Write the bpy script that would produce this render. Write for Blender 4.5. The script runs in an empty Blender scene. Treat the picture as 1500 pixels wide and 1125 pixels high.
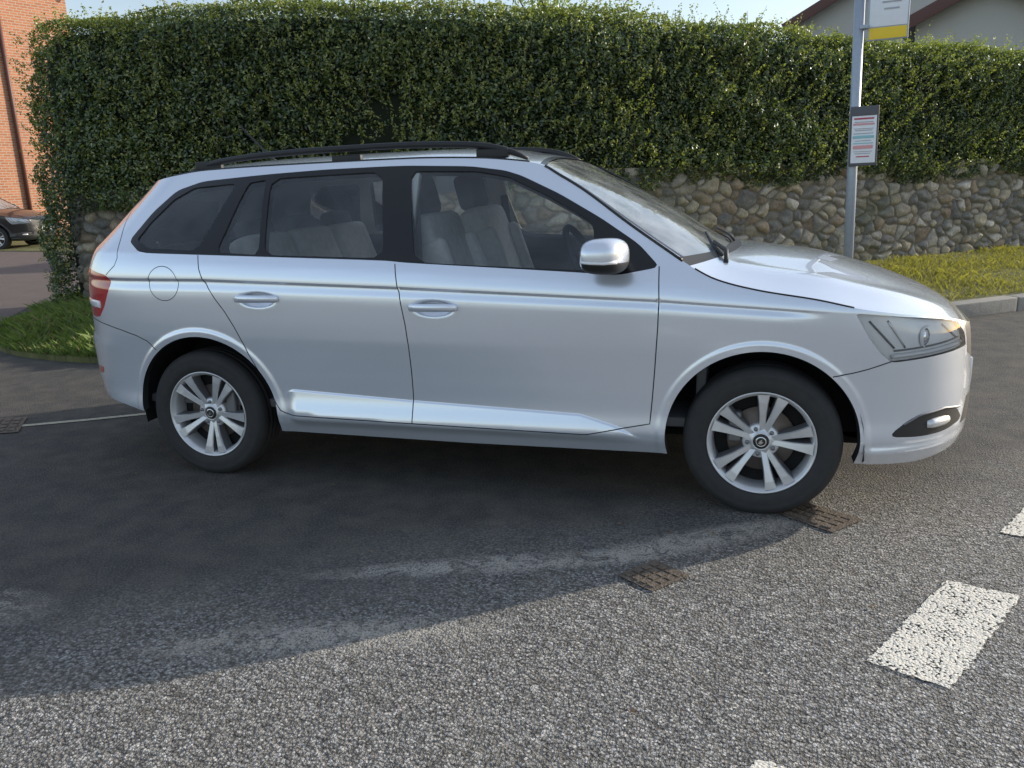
import bpy, bmesh, math, numpy as np
from mathutils import Vector, Matrix
from mathutils.geometry import delaunay_2d_cdt
rng=np.random.default_rng(7)
scene=bpy.context.scene
COL=bpy.context.collection
# ------------------------------------------------------------------ materials
def newmat(name):
    m=bpy.data.materials.new(name);m.use_nodes=True
    nt=m.node_tree;b=nt.nodes["Principled BSDF"]
    return m,nt,b
def simple(name,col,rough=.5,metal=0,coat=0,spec=.5,var=0,vscale=20,bump=0,bscale=80,trans=0):
    m,nt,b=newmat(name)
    b.inputs["Base Color"].default_value=(*col,1);b.inputs["Roughness"].default_value=rough
    b.inputs["Metallic"].default_value=metal;b.inputs["Coat Weight"].default_value=coat
    b.inputs["Coat Roughness"].default_value=.03
    b.inputs["Specular IOR Level"].default_value=spec
    b.inputs["Transmission Weight"].default_value=trans
    tc=nt.nodes.new("ShaderNodeTexCoord")
    if var:
        n=nt.nodes.new("ShaderNodeTexNoise");n.inputs["Scale"].default_value=vscale;n.inputs["Detail"].default_value=3
        nt.links.new(tc.outputs["Object"],n.inputs["Vector"])
        mx=nt.nodes.new("ShaderNodeMix");mx.data_type='RGBA'
        mx.inputs[6].default_value=(*[c*(1-var) for c in col],1);mx.inputs[7].default_value=(*[min(1,c*(1+var)) for c in col],1)
        nt.links.new(n.outputs[0],mx.inputs[0]);nt.links.new(mx.outputs[2],b.inputs["Base Color"])
    if bump:
        n=nt.nodes.new("ShaderNodeTexNoise");n.inputs["Scale"].default_value=bscale;n.inputs["Detail"].default_value=2
        nt.links.new(tc.outputs["Object"],n.inputs["Vector"])
        bp=nt.nodes.new("ShaderNodeBump");bp.inputs["Strength"].default_value=bump;bp.inputs["Distance"].default_value=.01
        nt.links.new(n.outputs[0],bp.inputs["Height"]);nt.links.new(bp.outputs[0],b.inputs["Normal"])
    return m
def glassmat(name,tint,gl=1.0,ior=1.5,dust_glare=0.0,dcol=(.75,.8,.85)):
    m=bpy.data.materials.new(name);m.use_nodes=True;nt=m.node_tree;nt.nodes.clear()
    o=nt.nodes.new("ShaderNodeOutputMaterial");mx=nt.nodes.new("ShaderNodeMixShader")
    t=nt.nodes.new("ShaderNodeBsdfTransparent");t.inputs[0].default_value=(*tint,1)
    g=nt.nodes.new("ShaderNodeBsdfGlossy");g.inputs["Roughness"].default_value=.01;g.inputs[0].default_value=(gl,gl,gl,1)
    f=nt.nodes.new("ShaderNodeFresnel");f.inputs[0].default_value=ior
    nt.links.new(f.outputs[0],mx.inputs[0]);nt.links.new(mx.outputs[0],o.inputs[0]);nt.links.new(g.outputs[0],mx.inputs[2])
    if dust_glare:  # pale patchy diffuse film: dust, with glare and bright reflections painted into it
        d=nt.nodes.new("ShaderNodeBsdfDiffuse");d.inputs[0].default_value=(*dcol,1);m2=nt.nodes.new("ShaderNodeMixShader")
        tc=nt.nodes.new("ShaderNodeTexCoord");n=nt.nodes.new("ShaderNodeTexNoise");n.inputs["Scale"].default_value=7;n.inputs["Detail"].default_value=3
        mr=nt.nodes.new("ShaderNodeMapRange");mr.inputs[1].default_value=.35;mr.inputs[2].default_value=.65;mr.inputs[3].default_value=dust_glare*.5;mr.inputs[4].default_value=dust_glare*1.5
        nt.links.new(tc.outputs["Object"],n.inputs["Vector"]);nt.links.new(n.outputs[0],mr.inputs[0]);nt.links.new(mr.outputs[0],m2.inputs[0])
        nt.links.new(t.outputs[0],m2.inputs[1]);nt.links.new(d.outputs[0],m2.inputs[2]);nt.links.new(m2.outputs[0],mx.inputs[1])
    else:nt.links.new(t.outputs[0],mx.inputs[1])
    return m
M={}
M['paint']=simple("silver_paint",(.83,.87,.95),rough=.25,metal=.55,coat=1)
M['dpaint']=simple("dark_paint",(.012,.013,.016),rough=.3,metal=.1,coat=.7)
M['black']=simple("gloss_black_trim",(.012,.012,.013),rough=.22,spec=.5)
M['plastic']=simple("black_plastic",(.02,.02,.021),rough=.55)
M['gap']=simple("panel_gap",(.012,.012,.013),rough=.8)
M['inner']=simple("interior_trim",(.16,.16,.165),rough=.8,var=.1)
M['liner']=simple("headliner",(.75,.74,.71),rough=.9)
M['seat']=simple("seat_cloth",(.66,.65,.63),rough=.95,var=.2,vscale=30)
M['seatd']=simple("seat_cloth_dark",(.10,.10,.11),rough=.95)
M['glass']=glassmat("window_glass",(.94,.97,.96),1.0,1.6,.03)
M['wind']=glassmat("windscreen_glass",(.82,.88,.87),1.0,1.9,.25)  # stronger film here stands in for bright streaky reflections
M['lens']=glassmat("lamp_lens",(.98,.985,.99),1,1.4)
M['chrome']=simple("chrome",(.80,.81,.83),rough=.14,metal=1)
M['lampin']=simple("lamp_reflector",(.92,.93,.95),rough=.3,metal=.1,coat=.6,var=.10,vscale=10)
M['red']=simple("red_lens",(.50,.012,.012),rough=.12,coat=1)
M['white']=simple("white_lens",(.85,.85,.87),rough=.15,coat=1)
M['rubber']=simple("tyre_rubber",(.034,.033,.033),rough=.78,var=.25,vscale=30)
M['alloy']=simple("alloy",(.74,.74,.75),rough=.36,metal=.5,coat=.4,var=.06,vscale=25)
M['alloyd']=simple("alloy_inner",(.24,.24,.25),rough=.5,metal=.6)
M['disc']=simple("brake_disc",(.22,.18,.15),rough=.45,metal=.8,var=.2,vscale=60)
M['well']=simple("wheel_well",(.012,.012,.012),rough=.95)
# ------------------------------------------------------------------ helpers
def empty(name,loc=(0,0,0)):
    e=bpy.data.objects.new(name,None);COL.objects.link(e);e.location=loc;return e
def mk(name,verts,faces,mats,midx=None,parent=None,smooth=True,normals=None,col=None):
    me=bpy.data.meshes.new(name);me.from_pydata([tuple(v) for v in verts],[],[tuple(int(i) for i in f) for f in faces])
    for m in (mats if isinstance(mats,(list,tuple)) else [mats]):me.materials.append(m)
    if midx is not None:me.polygons.foreach_set('material_index',np.asarray(midx,dtype=np.int32))
    if smooth:me.polygons.foreach_set('use_smooth',np.ones(len(me.polygons),dtype=bool))
    me.update()
    if normals is not None:me.normals_split_custom_set_from_vertices([tuple(n) for n in normals])
    o=bpy.data.objects.new(name,me);COL.objects.link(o)
    if parent:o.parent=parent
    return o
def bigquads(name,V,mat,colors=None,parent=None,smooth=False):
    m=len(V)//4;me=bpy.data.meshes.new(name);me.vertices.add(len(V));me.vertices.foreach_set('co',V.astype(np.float32).ravel())
    me.loops.add(4*m);me.loops.foreach_set('vertex_index',np.arange(4*m,dtype=np.int32))
    me.polygons.add(m);me.polygons.foreach_set('loop_start',np.arange(0,4*m,4,dtype=np.int32))
    me.update(calc_edges=True)
    if colors is not None:
        ca=me.color_attributes.new('Col','FLOAT_COLOR','POINT');ca.data.foreach_set('color',colors.astype(np.float32).ravel())
    me.materials.append(mat);o=bpy.data.objects.new(name,me);COL.objects.link(o)
    if parent:o.parent=parent
    return o
def box(name,c,s,mat,parent=None,bevel=.0,rot=(0,0,0),seg=3,smooth=True,sub=0):
    bm=bmesh.new();bmesh.ops.create_cube(bm,size=1)
    bmesh.ops.scale(bm,vec=s,verts=bm.verts)
    if bevel:bmesh.ops.bevel(bm,geom=bm.edges[:]+bm.verts[:],offset=bevel,segments=seg,affect='EDGES',profile=.6)
    me=bpy.data.meshes.new(name);bm.to_mesh(me);bm.free();me.materials.append(mat)
    if bevel and smooth:
        for p in me.polygons:p.use_smooth=True
    o=bpy.data.objects.new(name,me);COL.objects.link(o);o.location=c;o.rotation_euler=rot
    if parent:o.parent=parent
    return o
def revolve(prof,n=64):
    V=[];F=[]
    for i in range(n):
        a=2*math.pi*i/n
        for r,y in prof:V.append((r*math.cos(a),y,r*math.sin(a)))
    k=len(prof)
    for i in range(n):
        j=(i+1)%n
        for q in range(k-1):F.append((i*k+q,i*k+q+1,j*k+q+1,j*k+q))
    return V,F
def tube(name,pts,r,mat,parent=None,n=10,sy=1.0,sz=1.0,caps=True):
    pts=[Vector(p) for p in pts];V=[];F=[]
    rr=r if hasattr(r,'__len__') else [r]*len(pts)
    for i,p in enumerate(pts):
        t=(pts[min(i+1,len(pts)-1)]-pts[max(i-1,0)]).normalized()
        up=Vector((0,0,1)) if abs(t.z)<.95 else Vector((1,0,0))
        a=t.cross(up).normalized();b=a.cross(t).normalized()
        for k in range(n):
            an=2*math.pi*k/n;V.append(p+a*math.cos(an)*rr[i]*sy+b*math.sin(an)*rr[i]*sz)
    for i in range(len(pts)-1):
        for k in range(n):
            F.append((i*n+k,i*n+(k+1)%n,(i+1)*n+(k+1)%n,(i+1)*n+k))
    if caps:F.append(tuple(range(n))[::-1]);F.append(tuple((len(pts)-1)*n+k for k in range(n)))
    return mk(name,V,F,mat,parent=parent)
def pchip(xk,yk):
    xk=np.array(xk,float);yk=np.array(yk,float);h=np.diff(xk);d=np.diff(yk)/h
    m=np.zeros(len(xk));m[0]=d[0];m[-1]=d[-1]
    for i in range(1,len(xk)-1):
        if d[i-1]*d[i]>0:
            w1=2*h[i]+h[i-1];w2=h[i]+2*h[i-1];m[i]=(w1+w2)/(w1/d[i-1]+w2/d[i])
    def f(x):
        x=np.clip(x,xk[0],xk[-1]);i=np.clip(np.searchsorted(xk,x)-1,0,len(h)-1)
        t=(x-xk[i])/h[i];return (2*t**3-3*t**2+1)*yk[i]+(t**3-2*t**2+t)*h[i]*m[i]+(-2*t**3+3*t**2)*yk[i+1]+(t**3-t**2)*h[i]*m[i+1]
    return f
sst=lambda t:(lambda q:q*q*(3-2*q))(np.clip(t,0,1))
# ------------------------------------------------------------------ car surface
XR,XF,HUB=-1.235,1.235,.292
RA=(-1.208,.303,.366);FA=(1.230,.303,.358)
prof=pchip([.12,.15,.20,.25,.29,.32,.40,.50,.60,.66,.71,.755,.772,.795,.8015,.806,.85,.90,.93,1.0,1.2,1.38,1.42,1.5],
           [.74,.765,.795,.822,.842,.848,.842,.847,.856,.8625,.8665,.8680,.8665,.8585,.8680,.8678,.859,.838,.823,.792,.703,.600,.572,.50])
prof2=pchip([.12,.15,.20,.25,.29,.32,.40,.50,.60,.68,.76,.80,.85,.90,.93,1.0,1.2,1.38,1.42,1.5],
           [.74,.765,.795,.822,.842,.848,.842,.847,.857,.8640,.8670,.8665,.858,.838,.823,.792,.703,.600,.572,.50])
nzf=pchip([.15,.22,.30,.42,.55,.65,.70,.80,.9],[2.0,2.05,2.07,2.075,2.065,2.055,2.045,1.98,1.92])
tzf=pchip([.15,.30,.45,.60,.66,.9,1.0,1.17,1.34,1.45],[2.04,2.11,2.16,2.16,2.13,2.11,2.07,1.92,1.78,1.72])
zcx=lambda x:np.interp(x,[-2.2,-1.8,-1.15,-.215,.85,1.53,2.1],[.929,.929,.926,.894,.848,.802,.77])
zlx=lambda x:np.interp(x,[-.80,-.76,-.189,.535,.673,.768],[.425,.438,.411,.385,.346,.301])
def Wb(x,z):
    zc=zcx(x)
    zb=np.interp(x,[-1.5,-1.17,-.28,.51,.83,1.5],[1.05,1.033,1.0,.954,.94,.87])
    c=np.where(z<.66,z,np.where(z<zc,.66+(z-.66)/(zc-.66)*.14,np.where(z<zb,.80+(z-zc)/(zb-zc)*.10,.90+(z-zb)/(1.42-zb)*.52)))
    fd=sst((x-1.25)/.22)
    w=prof(c)*(1-fd)+prof2(c)*fd
    w=w-.02*np.clip((x-.9)/.7,0,1.6)**2-.02*np.clip((-1-x)/.8,0,1.5)**2
    g=np.clip((z-zb)/(1.4-zb),0,1)
    w=w-g*(.10*np.clip((-x-.6)/.9,0,1.2)**2+.02*np.clip(x/.33,0,1.3)**2)
    for cx,cz,r in(RA,FA):
        d=np.hypot(x-cx,z-cz)-r
        w=w+.006*(1-sst((d-.020)/.024))
    zl=zlx(x)
    mk_=sst((x+.80)/.06)*sst((.80-x)/.08)
    dd=zl-z
    w=w+mk_*(.003*sst(dd/.010)+.017*np.clip(dd/.1,0,1))*sst((z-.27)/.04)
    w=w+sst((x-1.585)/.05)*.016*sst((.300-z)/.035)
    for hx,hz in((-.875,.838),(-.061,.808)):
        w=w-.018*np.exp(-(((x-hx)/.072)**2+((z-hz)/.027)**2)**2)
    return w
def setab(p,L,W):
    th=np.linspace(0,math.pi/2,4000);xn=np.sin(th)**(2/p);yn=np.cos(th)**(2/p)
    s=np.concatenate([[0],np.cumsum(np.hypot(np.diff(xn)*L,np.diff(yn)*W))]);return xn,yn,s
X0F,X0R=1.40,-1.45
fx,fy,fs=setab(2.6,.67,.84);rx,ry,rs=setab(2.6,.68,.80)
XIF=X0F+fs[-1];XIR=X0R-rs[-1]
def sidep(xi,z):
    xi=np.asarray(xi,float);z=np.asarray(z,float)
    sf=np.clip(xi-X0F,0,fs[-1]);sr=np.clip(X0R-xi,0,rs[-1])
    x=np.where(xi>X0F,X0F+(nzf(z)-X0F)*np.interp(sf,fs,fx),np.where(xi<X0R,X0R-(tzf(z)+X0R)*np.interp(sr,rs,rx),xi))
    yn=np.where(xi>X0F,np.interp(sf,fs,fy),np.where(xi<X0R,np.interp(sr,rs,ry),1.))
    return np.stack([x,-Wb(x,z)*yn,z],-1)
def toxi(x,z):
    x=np.asarray(x,float);z=np.asarray(z,float)
    uf=np.clip((x-X0F)/(nzf(z)-X0F),0,1);ur=np.clip((X0R-x)/(tzf(z)+X0R),0,1)
    return np.where(x>X0F,X0F+np.interp(uf,fx,fs),np.where(x<X0R,X0R-np.interp(ur,rx,rs),x))
def sidenorm(xi,z):
    e=.0012
    a=sidep(np.minimum(xi+e,XIF-1e-4),z)-sidep(np.maximum(xi-e,XIR+1e-4),z);b=sidep(xi,z+e)-sidep(xi,z-e)
    n=np.cross(a,b);n/=np.linalg.norm(n,axis=1)[:,None]+1e-12
    return n
E=np.array([(-1.775,1.335,-1.78,1.337),(-1.755,1.34,-1.765,1.35),(-1.68,1.35,-1.71,1.374),(-1.55,1.366,-1.57,1.405),(-1.30,1.392,-1.31,1.43),(-.9,1.400,-.9,1.447),(-.25,1.405,-.25,1.454),
 (.06,1.396,.05,1.444),(.24,1.379,.205,1.418),(.332,1.364,.29,1.402),(.42,1.318,.40,1.35),(.512,1.266,.53,1.290),(.727,1.120,.82,1.142),(.927,.990,1.10,.985),(.955,.972,1.125,.982),
 (1.055,.922,1.19,.980),(1.201,.885,1.29,.969),(1.414,.850,1.46,.945),(1.558,.818,1.58,.913),(1.70,.793,1.71,.872),(1.82,.772,1.825,.827),(1.92,.742,1.93,.780),(1.99,.712,1.995,.738),(2.03,.693,2.035,.703),(2.046,.690,2.05,.69)])
tt=np.concatenate([[0],np.cumsum(np.hypot(np.diff(E[:,0]),np.diff(E[:,1])))])
tf=np.unique(np.concatenate([np.linspace(a,b,max(2,int((b-a)/.022)+1)) for a,b in zip(tt[:-1],tt[1:])]))
Ex,Ez,Ecx,Ecz=[pchip(tt,E[:,k])(tf) for k in range(4)]
Exi=toxi(Ex,Ez);Exi[0]=XIR;Exi[-1]=XIF
Exi=np.maximum.accumulate(Exi+np.arange(len(Exi))*1e-7)
Bx=np.array([-2.10,-1.9,-1.7,-1.5,-.85,.05,.88,1.58,1.8,1.95,2.05]);Bz=np.array([.34,.335,.32,.285,.232,.223,.229,.222,.212,.228,.245])
Bxi=toxi(Bx,Bz);Bxi[0]=XIR;Bxi[-1]=XIF
bx=np.linspace(XIR,XIF,160);bz=np.interp(bx,Bxi,Bz)
def chaikin(p,closed=True,it=2,k=.25):
    p=[tuple(q) for q in p]
    for _ in range(it):
        q=[];n=len(p);rg=range(n) if closed else range(n-1)
        if not closed:q.append(p[0])
        for i in rg:
            a,b=p[i],p[(i+1)%n]
            q.append((a[0]*(1-k)+b[0]*k,a[1]*(1-k)+b[1]*k));q.append((a[0]*k+b[0]*(1-k),a[1]*k+b[1]*(1-k)))
        if not closed:q.append(p[-1])
        p=q
    return p
def inpoly(P,poly):
    poly=np.array(poly);x,y=P[:,0],P[:,1];ins=np.zeros(len(P),bool);j=len(poly)-1
    for i in range(len(poly)):
        xi,yi=poly[i];xj,yj=poly[j]
        if yi!=yj:
            c=((yi>y)!=(yj>y))&(x<(xj-xi)*(y-yi)/(yj-yi)+xi);ins^=c
        j=i
    return ins
def conv(pts):
    a=np.array(pts,float);return list(zip(toxi(a[:,0],a[:,1]).tolist(),a[:,1].tolist()))
def densify(p,closed,step=.03):
    o=[];n=len(p)
    for i in range(n if closed else n-1):
        a=p[i];b=p[(i+1)%n];k=max(1,int(math.hypot(b[0]-a[0],b[1]-a[1])/step))
        for q in range(k):o.append((a[0]+(b[0]-a[0])*q/k,a[1]+(b[1]-a[1])*q/k))
    if not closed:o.append(p[-1])
    return o
def P_(pts,it=2,k=.2):return densify(conv(densify(chaikin(pts,True,it,k),True)),True)
def strip(pts,w=.005,closed=False,it=1):
    p=densify(chaikin(pts,closed,it),closed,.02);p=np.array(conv(p));n=len(p)
    t=np.zeros_like(p);t[1:-1]=p[2:]-p[:-2];t[0]=p[1]-p[0];t[-1]=p[-1]-p[-2]
    t/=np.linalg.norm(t,axis=1)[:,None];nn=np.stack([-t[:,1],t[:,0]],1)*w/2
    return [tuple(q) for q in p+nn]+[tuple(q) for q in (p-nn)[::-1]]
PAINT,BLK,GAP,GLS,LMP,RED,PLS,WHT,OUT=range(9)
regs=[]
dlo=[(-1.568,1.093),(-1.47,1.041),(-1.167,1.031),(-.279,1.001),(-.177,.991),(.513,.952),(.686,.940),(.845,.968),(.76,1.052),(.605,1.150),(.432,1.244),(.267,1.320),(.191,1.344),(.04,1.366),(-.237,1.378),(-.345,1.379),(-.624,1.376),(-.893,1.366),(-1.05,1.358),(-1.276,1.345),(-1.41,1.308),(-1.50,1.212)]
regs.append(('p',BLK,P_(dlo,2,.12)))
for g in ([(-1.522,1.098),(-1.485,1.17),(-1.405,1.268),(-1.31,1.318),(-1.07,1.331),(-1.180,1.048),(-1.437,1.060)],
          [(-.918,1.343),(-.868,1.028),(-1.082,1.040),(-1.008,1.330)],
          [(-.892,1.346),(-.351,1.358),(-.283,1.010),(-.842,1.027)],
          [(-.224,1.355),(.072,1.345),(.209,1.319),(.376,1.243),(.574,1.134),(.607,.955),(.513,.960),(-.146,.992)]):
    regs.append(('p',GLS,P_(g,2,.08)))
regs.append(('p',GLS,densify([(XIR-.02,1.03),(XIR+.42,1.03),(XIR+.36,1.26),(XIR-.02,1.27)],True)))
lamp=[(1.540,.803),(1.648,.791),(1.75,.777),(1.855,.758),(1.930,.734),(1.968,.68),(1.978,.632),(1.86,.628),(1.679,.618),(1.640,.650),(1.592,.712)]
regs.append(('p',LMP,P_(lamp,2,.08)))
regs.append(('p',PLS,P_([(1.679,.333),(1.777,.405),(1.90,.418),(1.955,.40),(1.99,.34),(1.90,.322),(1.797,.322)],2,.2)))
regs.append(('p',PLS,densify([(toxi(1.987,.62).item(),.600),(toxi(1.975,.69).item(),.702),(toxi(1.985,.70).item(),.712),(XIF+.02,.685),(XIF+.02,.53),(XIF-.3,.53)],True)))
regs.append(('p',PLS,densify([(XIF-.55,.32),(XIF-.50,.42),(XIF+.02,.43),(XIF+.02,.31)],True)))
tail=[(-2.06,.968),(-1.84,.962),(-1.68,.942),(-1.655,.911),(-1.69,.85),(-1.727,.793),(-1.79,.735),(-2.06,.740)]
regs.append(('p',RED,P_(tail,2,.12)))
regs.append(('p',RED,P_([(-1.845,.486),(-1.86,.452),(-2.05,.43),(-2.05,.47)],1,.1)))
for s in ([(-1.167,1.030),(-1.151,.949),(-1.102,.862),(-1.026,.759),(-.950,.590),(-.874,.433),(-.834,.345),(-.80,.326),(-.749,.322),(-.19,.314)],
          [(-.228,.988),(-.209,.867),(-.184,.698),(-.181,.491),(-.188,.314)],
          [(-.19,.314),(.808,.300),(.829,.528),(.849,.822),(.842,.971)],
          [(1.476,.569),(1.568,.587),(1.674,.622)],
          [(-2.1,.735),(-1.874,.725),(-1.671,.699),(-1.501,.655),(-1.44,.60)],
          [(-1.68,.942),(-1.60,1.00),(-1.62,1.08),(-1.70,1.2),(-1.72,1.30)]):
    regs.append(('p',GAP,strip(s,.0045)))
ci=[(-1.350+.080*math.cos(a),.907+.078*math.sin(a)) for a in np.linspace(0,2*math.pi,60)[:-1]]
ci2=[(-1.350+.0768*math.cos(a),.907+.0748*math.sin(a)) for a in np.linspace(0,2*math.pi,60)[:-1]]
regs.append(('ring',GAP,ci,ci2))
arcs=[]
for cx,cz,r in(RA,FA):arcs.append([(cx+r*math.cos(a),cz+r*math.sin(a)) for a in np.linspace(0,2*math.pi,140)[:-1]])
pts=[];edges=[]
def addpoly(p,closed=True):
    b=len(pts);pts.extend(p);n=len(p)
    for i in range(n if closed else n-1):edges.append((b+i,b+(i+1)%n))
for r in regs:
    addpoly(r[2])
    if r[0]=='ring':addpoly(r[3])
for a in arcs:addpoly(a)
addpoly(list(zip(Exi.tolist(),Ez.tolist())),False)
addpoly(list(zip(bx.tolist(),bz.tolist())),False)
gs=.019
gx=np.linspace(XIR,XIF,int((XIF-XIR)/gs));gz=np.arange(.2,1.42,gs)
GX,GZ=np.meshgrid(gx,gz);GX=GX.ravel();GZ=GZ.ravel()
k=(GZ<np.interp(GX,Exi,Ez)-.006)&(GZ>np.interp(GX,bx,bz)+.006)
gxx=sidep(GX,GZ)[:,0]
k&=np.abs(GZ-zcx(gxx)+.020)>.052
k&=~((np.abs(GX)<.82)&(np.abs(GZ-zlx(GX)+.004)<.020))
for cx,cz,r in(RA,FA):
    d=np.hypot(GX-cx,GZ-cz)-r;k&=~((d>-.01)&(d<.062))
for hx,hz in((-.875,.838),(-.061,.808)):k&=~((np.abs(GX-hx)<.12)&(np.abs(GZ-hz)<.045))
k&=~((gxx>1.6)&(GZ<.315))
gl=list(zip(GX[k].tolist(),GZ[k].tolist()))
xx=np.linspace(XIR+.01,XIF-.01,480);xc=sidep(xx,np.full_like(xx,.85))[:,0]
for off in(-.066,-.056,-.047,-.040,-.034,-.029,-.024,-.019,-.014,-.010,-.0075,-.005,-.003,-.001,.001,.003,.006,.010,.016,.024,.032):
    zz=zcx(xc)+off
    m_=zz<np.interp(xx,Exi,Ez)-.008
    gl+=list(zip(xx[m_].tolist(),zz[m_].tolist()))
xx=np.linspace(-.82,.82,150)
for off in(-.014,-.006,-.001,.002,.005,.008,.011,.016,.022):
    zz=zlx(xx)-off
    gl+=list(zip(xx.tolist(),zz.tolist()))
for cx,cz,r in(RA,FA):
    for dr in(.010,.018,.024,.030,.036,.042,.048,.056):
        for a in np.linspace(-.2,math.pi+.2,130):
            gl.append((cx+(r+dr)*math.cos(a),cz+(r+dr)*math.sin(a)))
xx=np.linspace(1.6,XIF-.01,90)
for z_ in(.235,.250,.262,.270,.278,.286,.294,.302,.310):gl+=[(float(x),z_) for x in xx]
for hx,hz in((-.875,.838),(-.061,.808)):
    for a in np.linspace(-.115,.115,36):
        for b in np.linspace(-.042,.042,17):gl.append((hx+a,hz+b))
pts+=gl
R=delaunay_2d_cdt([Vector(p) for p in pts],edges,[],0,1e-5,False)
V2=np.array([tuple(v) for v in R[0]]);F2=np.array([f for f in R[2] if len(f)==3])
cen=V2[F2].mean(1)
cls=np.full(len(F2),PAINT)
cls[cen[:,1]>np.interp(cen[:,0],Exi,Ez)]=OUT
cls[cen[:,1]<np.interp(cen[:,0],bx,bz)]=OUT
cls[(cen[:,0]<XIR)|(cen[:,0]>XIF)]=OUT
for a in arcs:cls[inpoly(cen,a)&(cen[:,0]<XIF)]=OUT
for r in regs:
    s=inpoly(cen,r[2])
    if r[0]=='ring':s&=~inpoly(cen,r[3])
    s&=cls!=OUT
    if r[1]==GAP:s&=(cls==PAINT)
    cls[s]=r[1]
V2[:,0]=np.clip(V2[:,0],XIR,XIF)
a,b,c=V2[F2[:,0]],V2[F2[:,1]],V2[F2[:,2]]
ar=(b[:,0]-a[:,0])*(c[:,1]-a[:,1])-(b[:,1]-a[:,1])*(c[:,0]-a[:,0])
F2[ar<0]=F2[ar<0][:,::-1];cls[np.abs(ar)<1e-10]=OUT
S3=sidep(V2[:,0],V2[:,1]);NN=sidenorm(V2[:,0],V2[:,1])
def sub(mask,off=0.,flip=False):
    F=F2[mask];u,inv=np.unique(F,return_inverse=True);F=inv.reshape(F.shape);V=S3[u]-NN[u]*off;n=NN[u].copy()
    if flip:F=F[:,::-1];n=-n
    return V,F,n,u
def both(V,F,n):
    m=np.array([1,-1,1]);return np.vstack([V,V*m]),np.vstack([F,F[:,::-1]+len(V)]),np.vstack([n,n*m])
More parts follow.
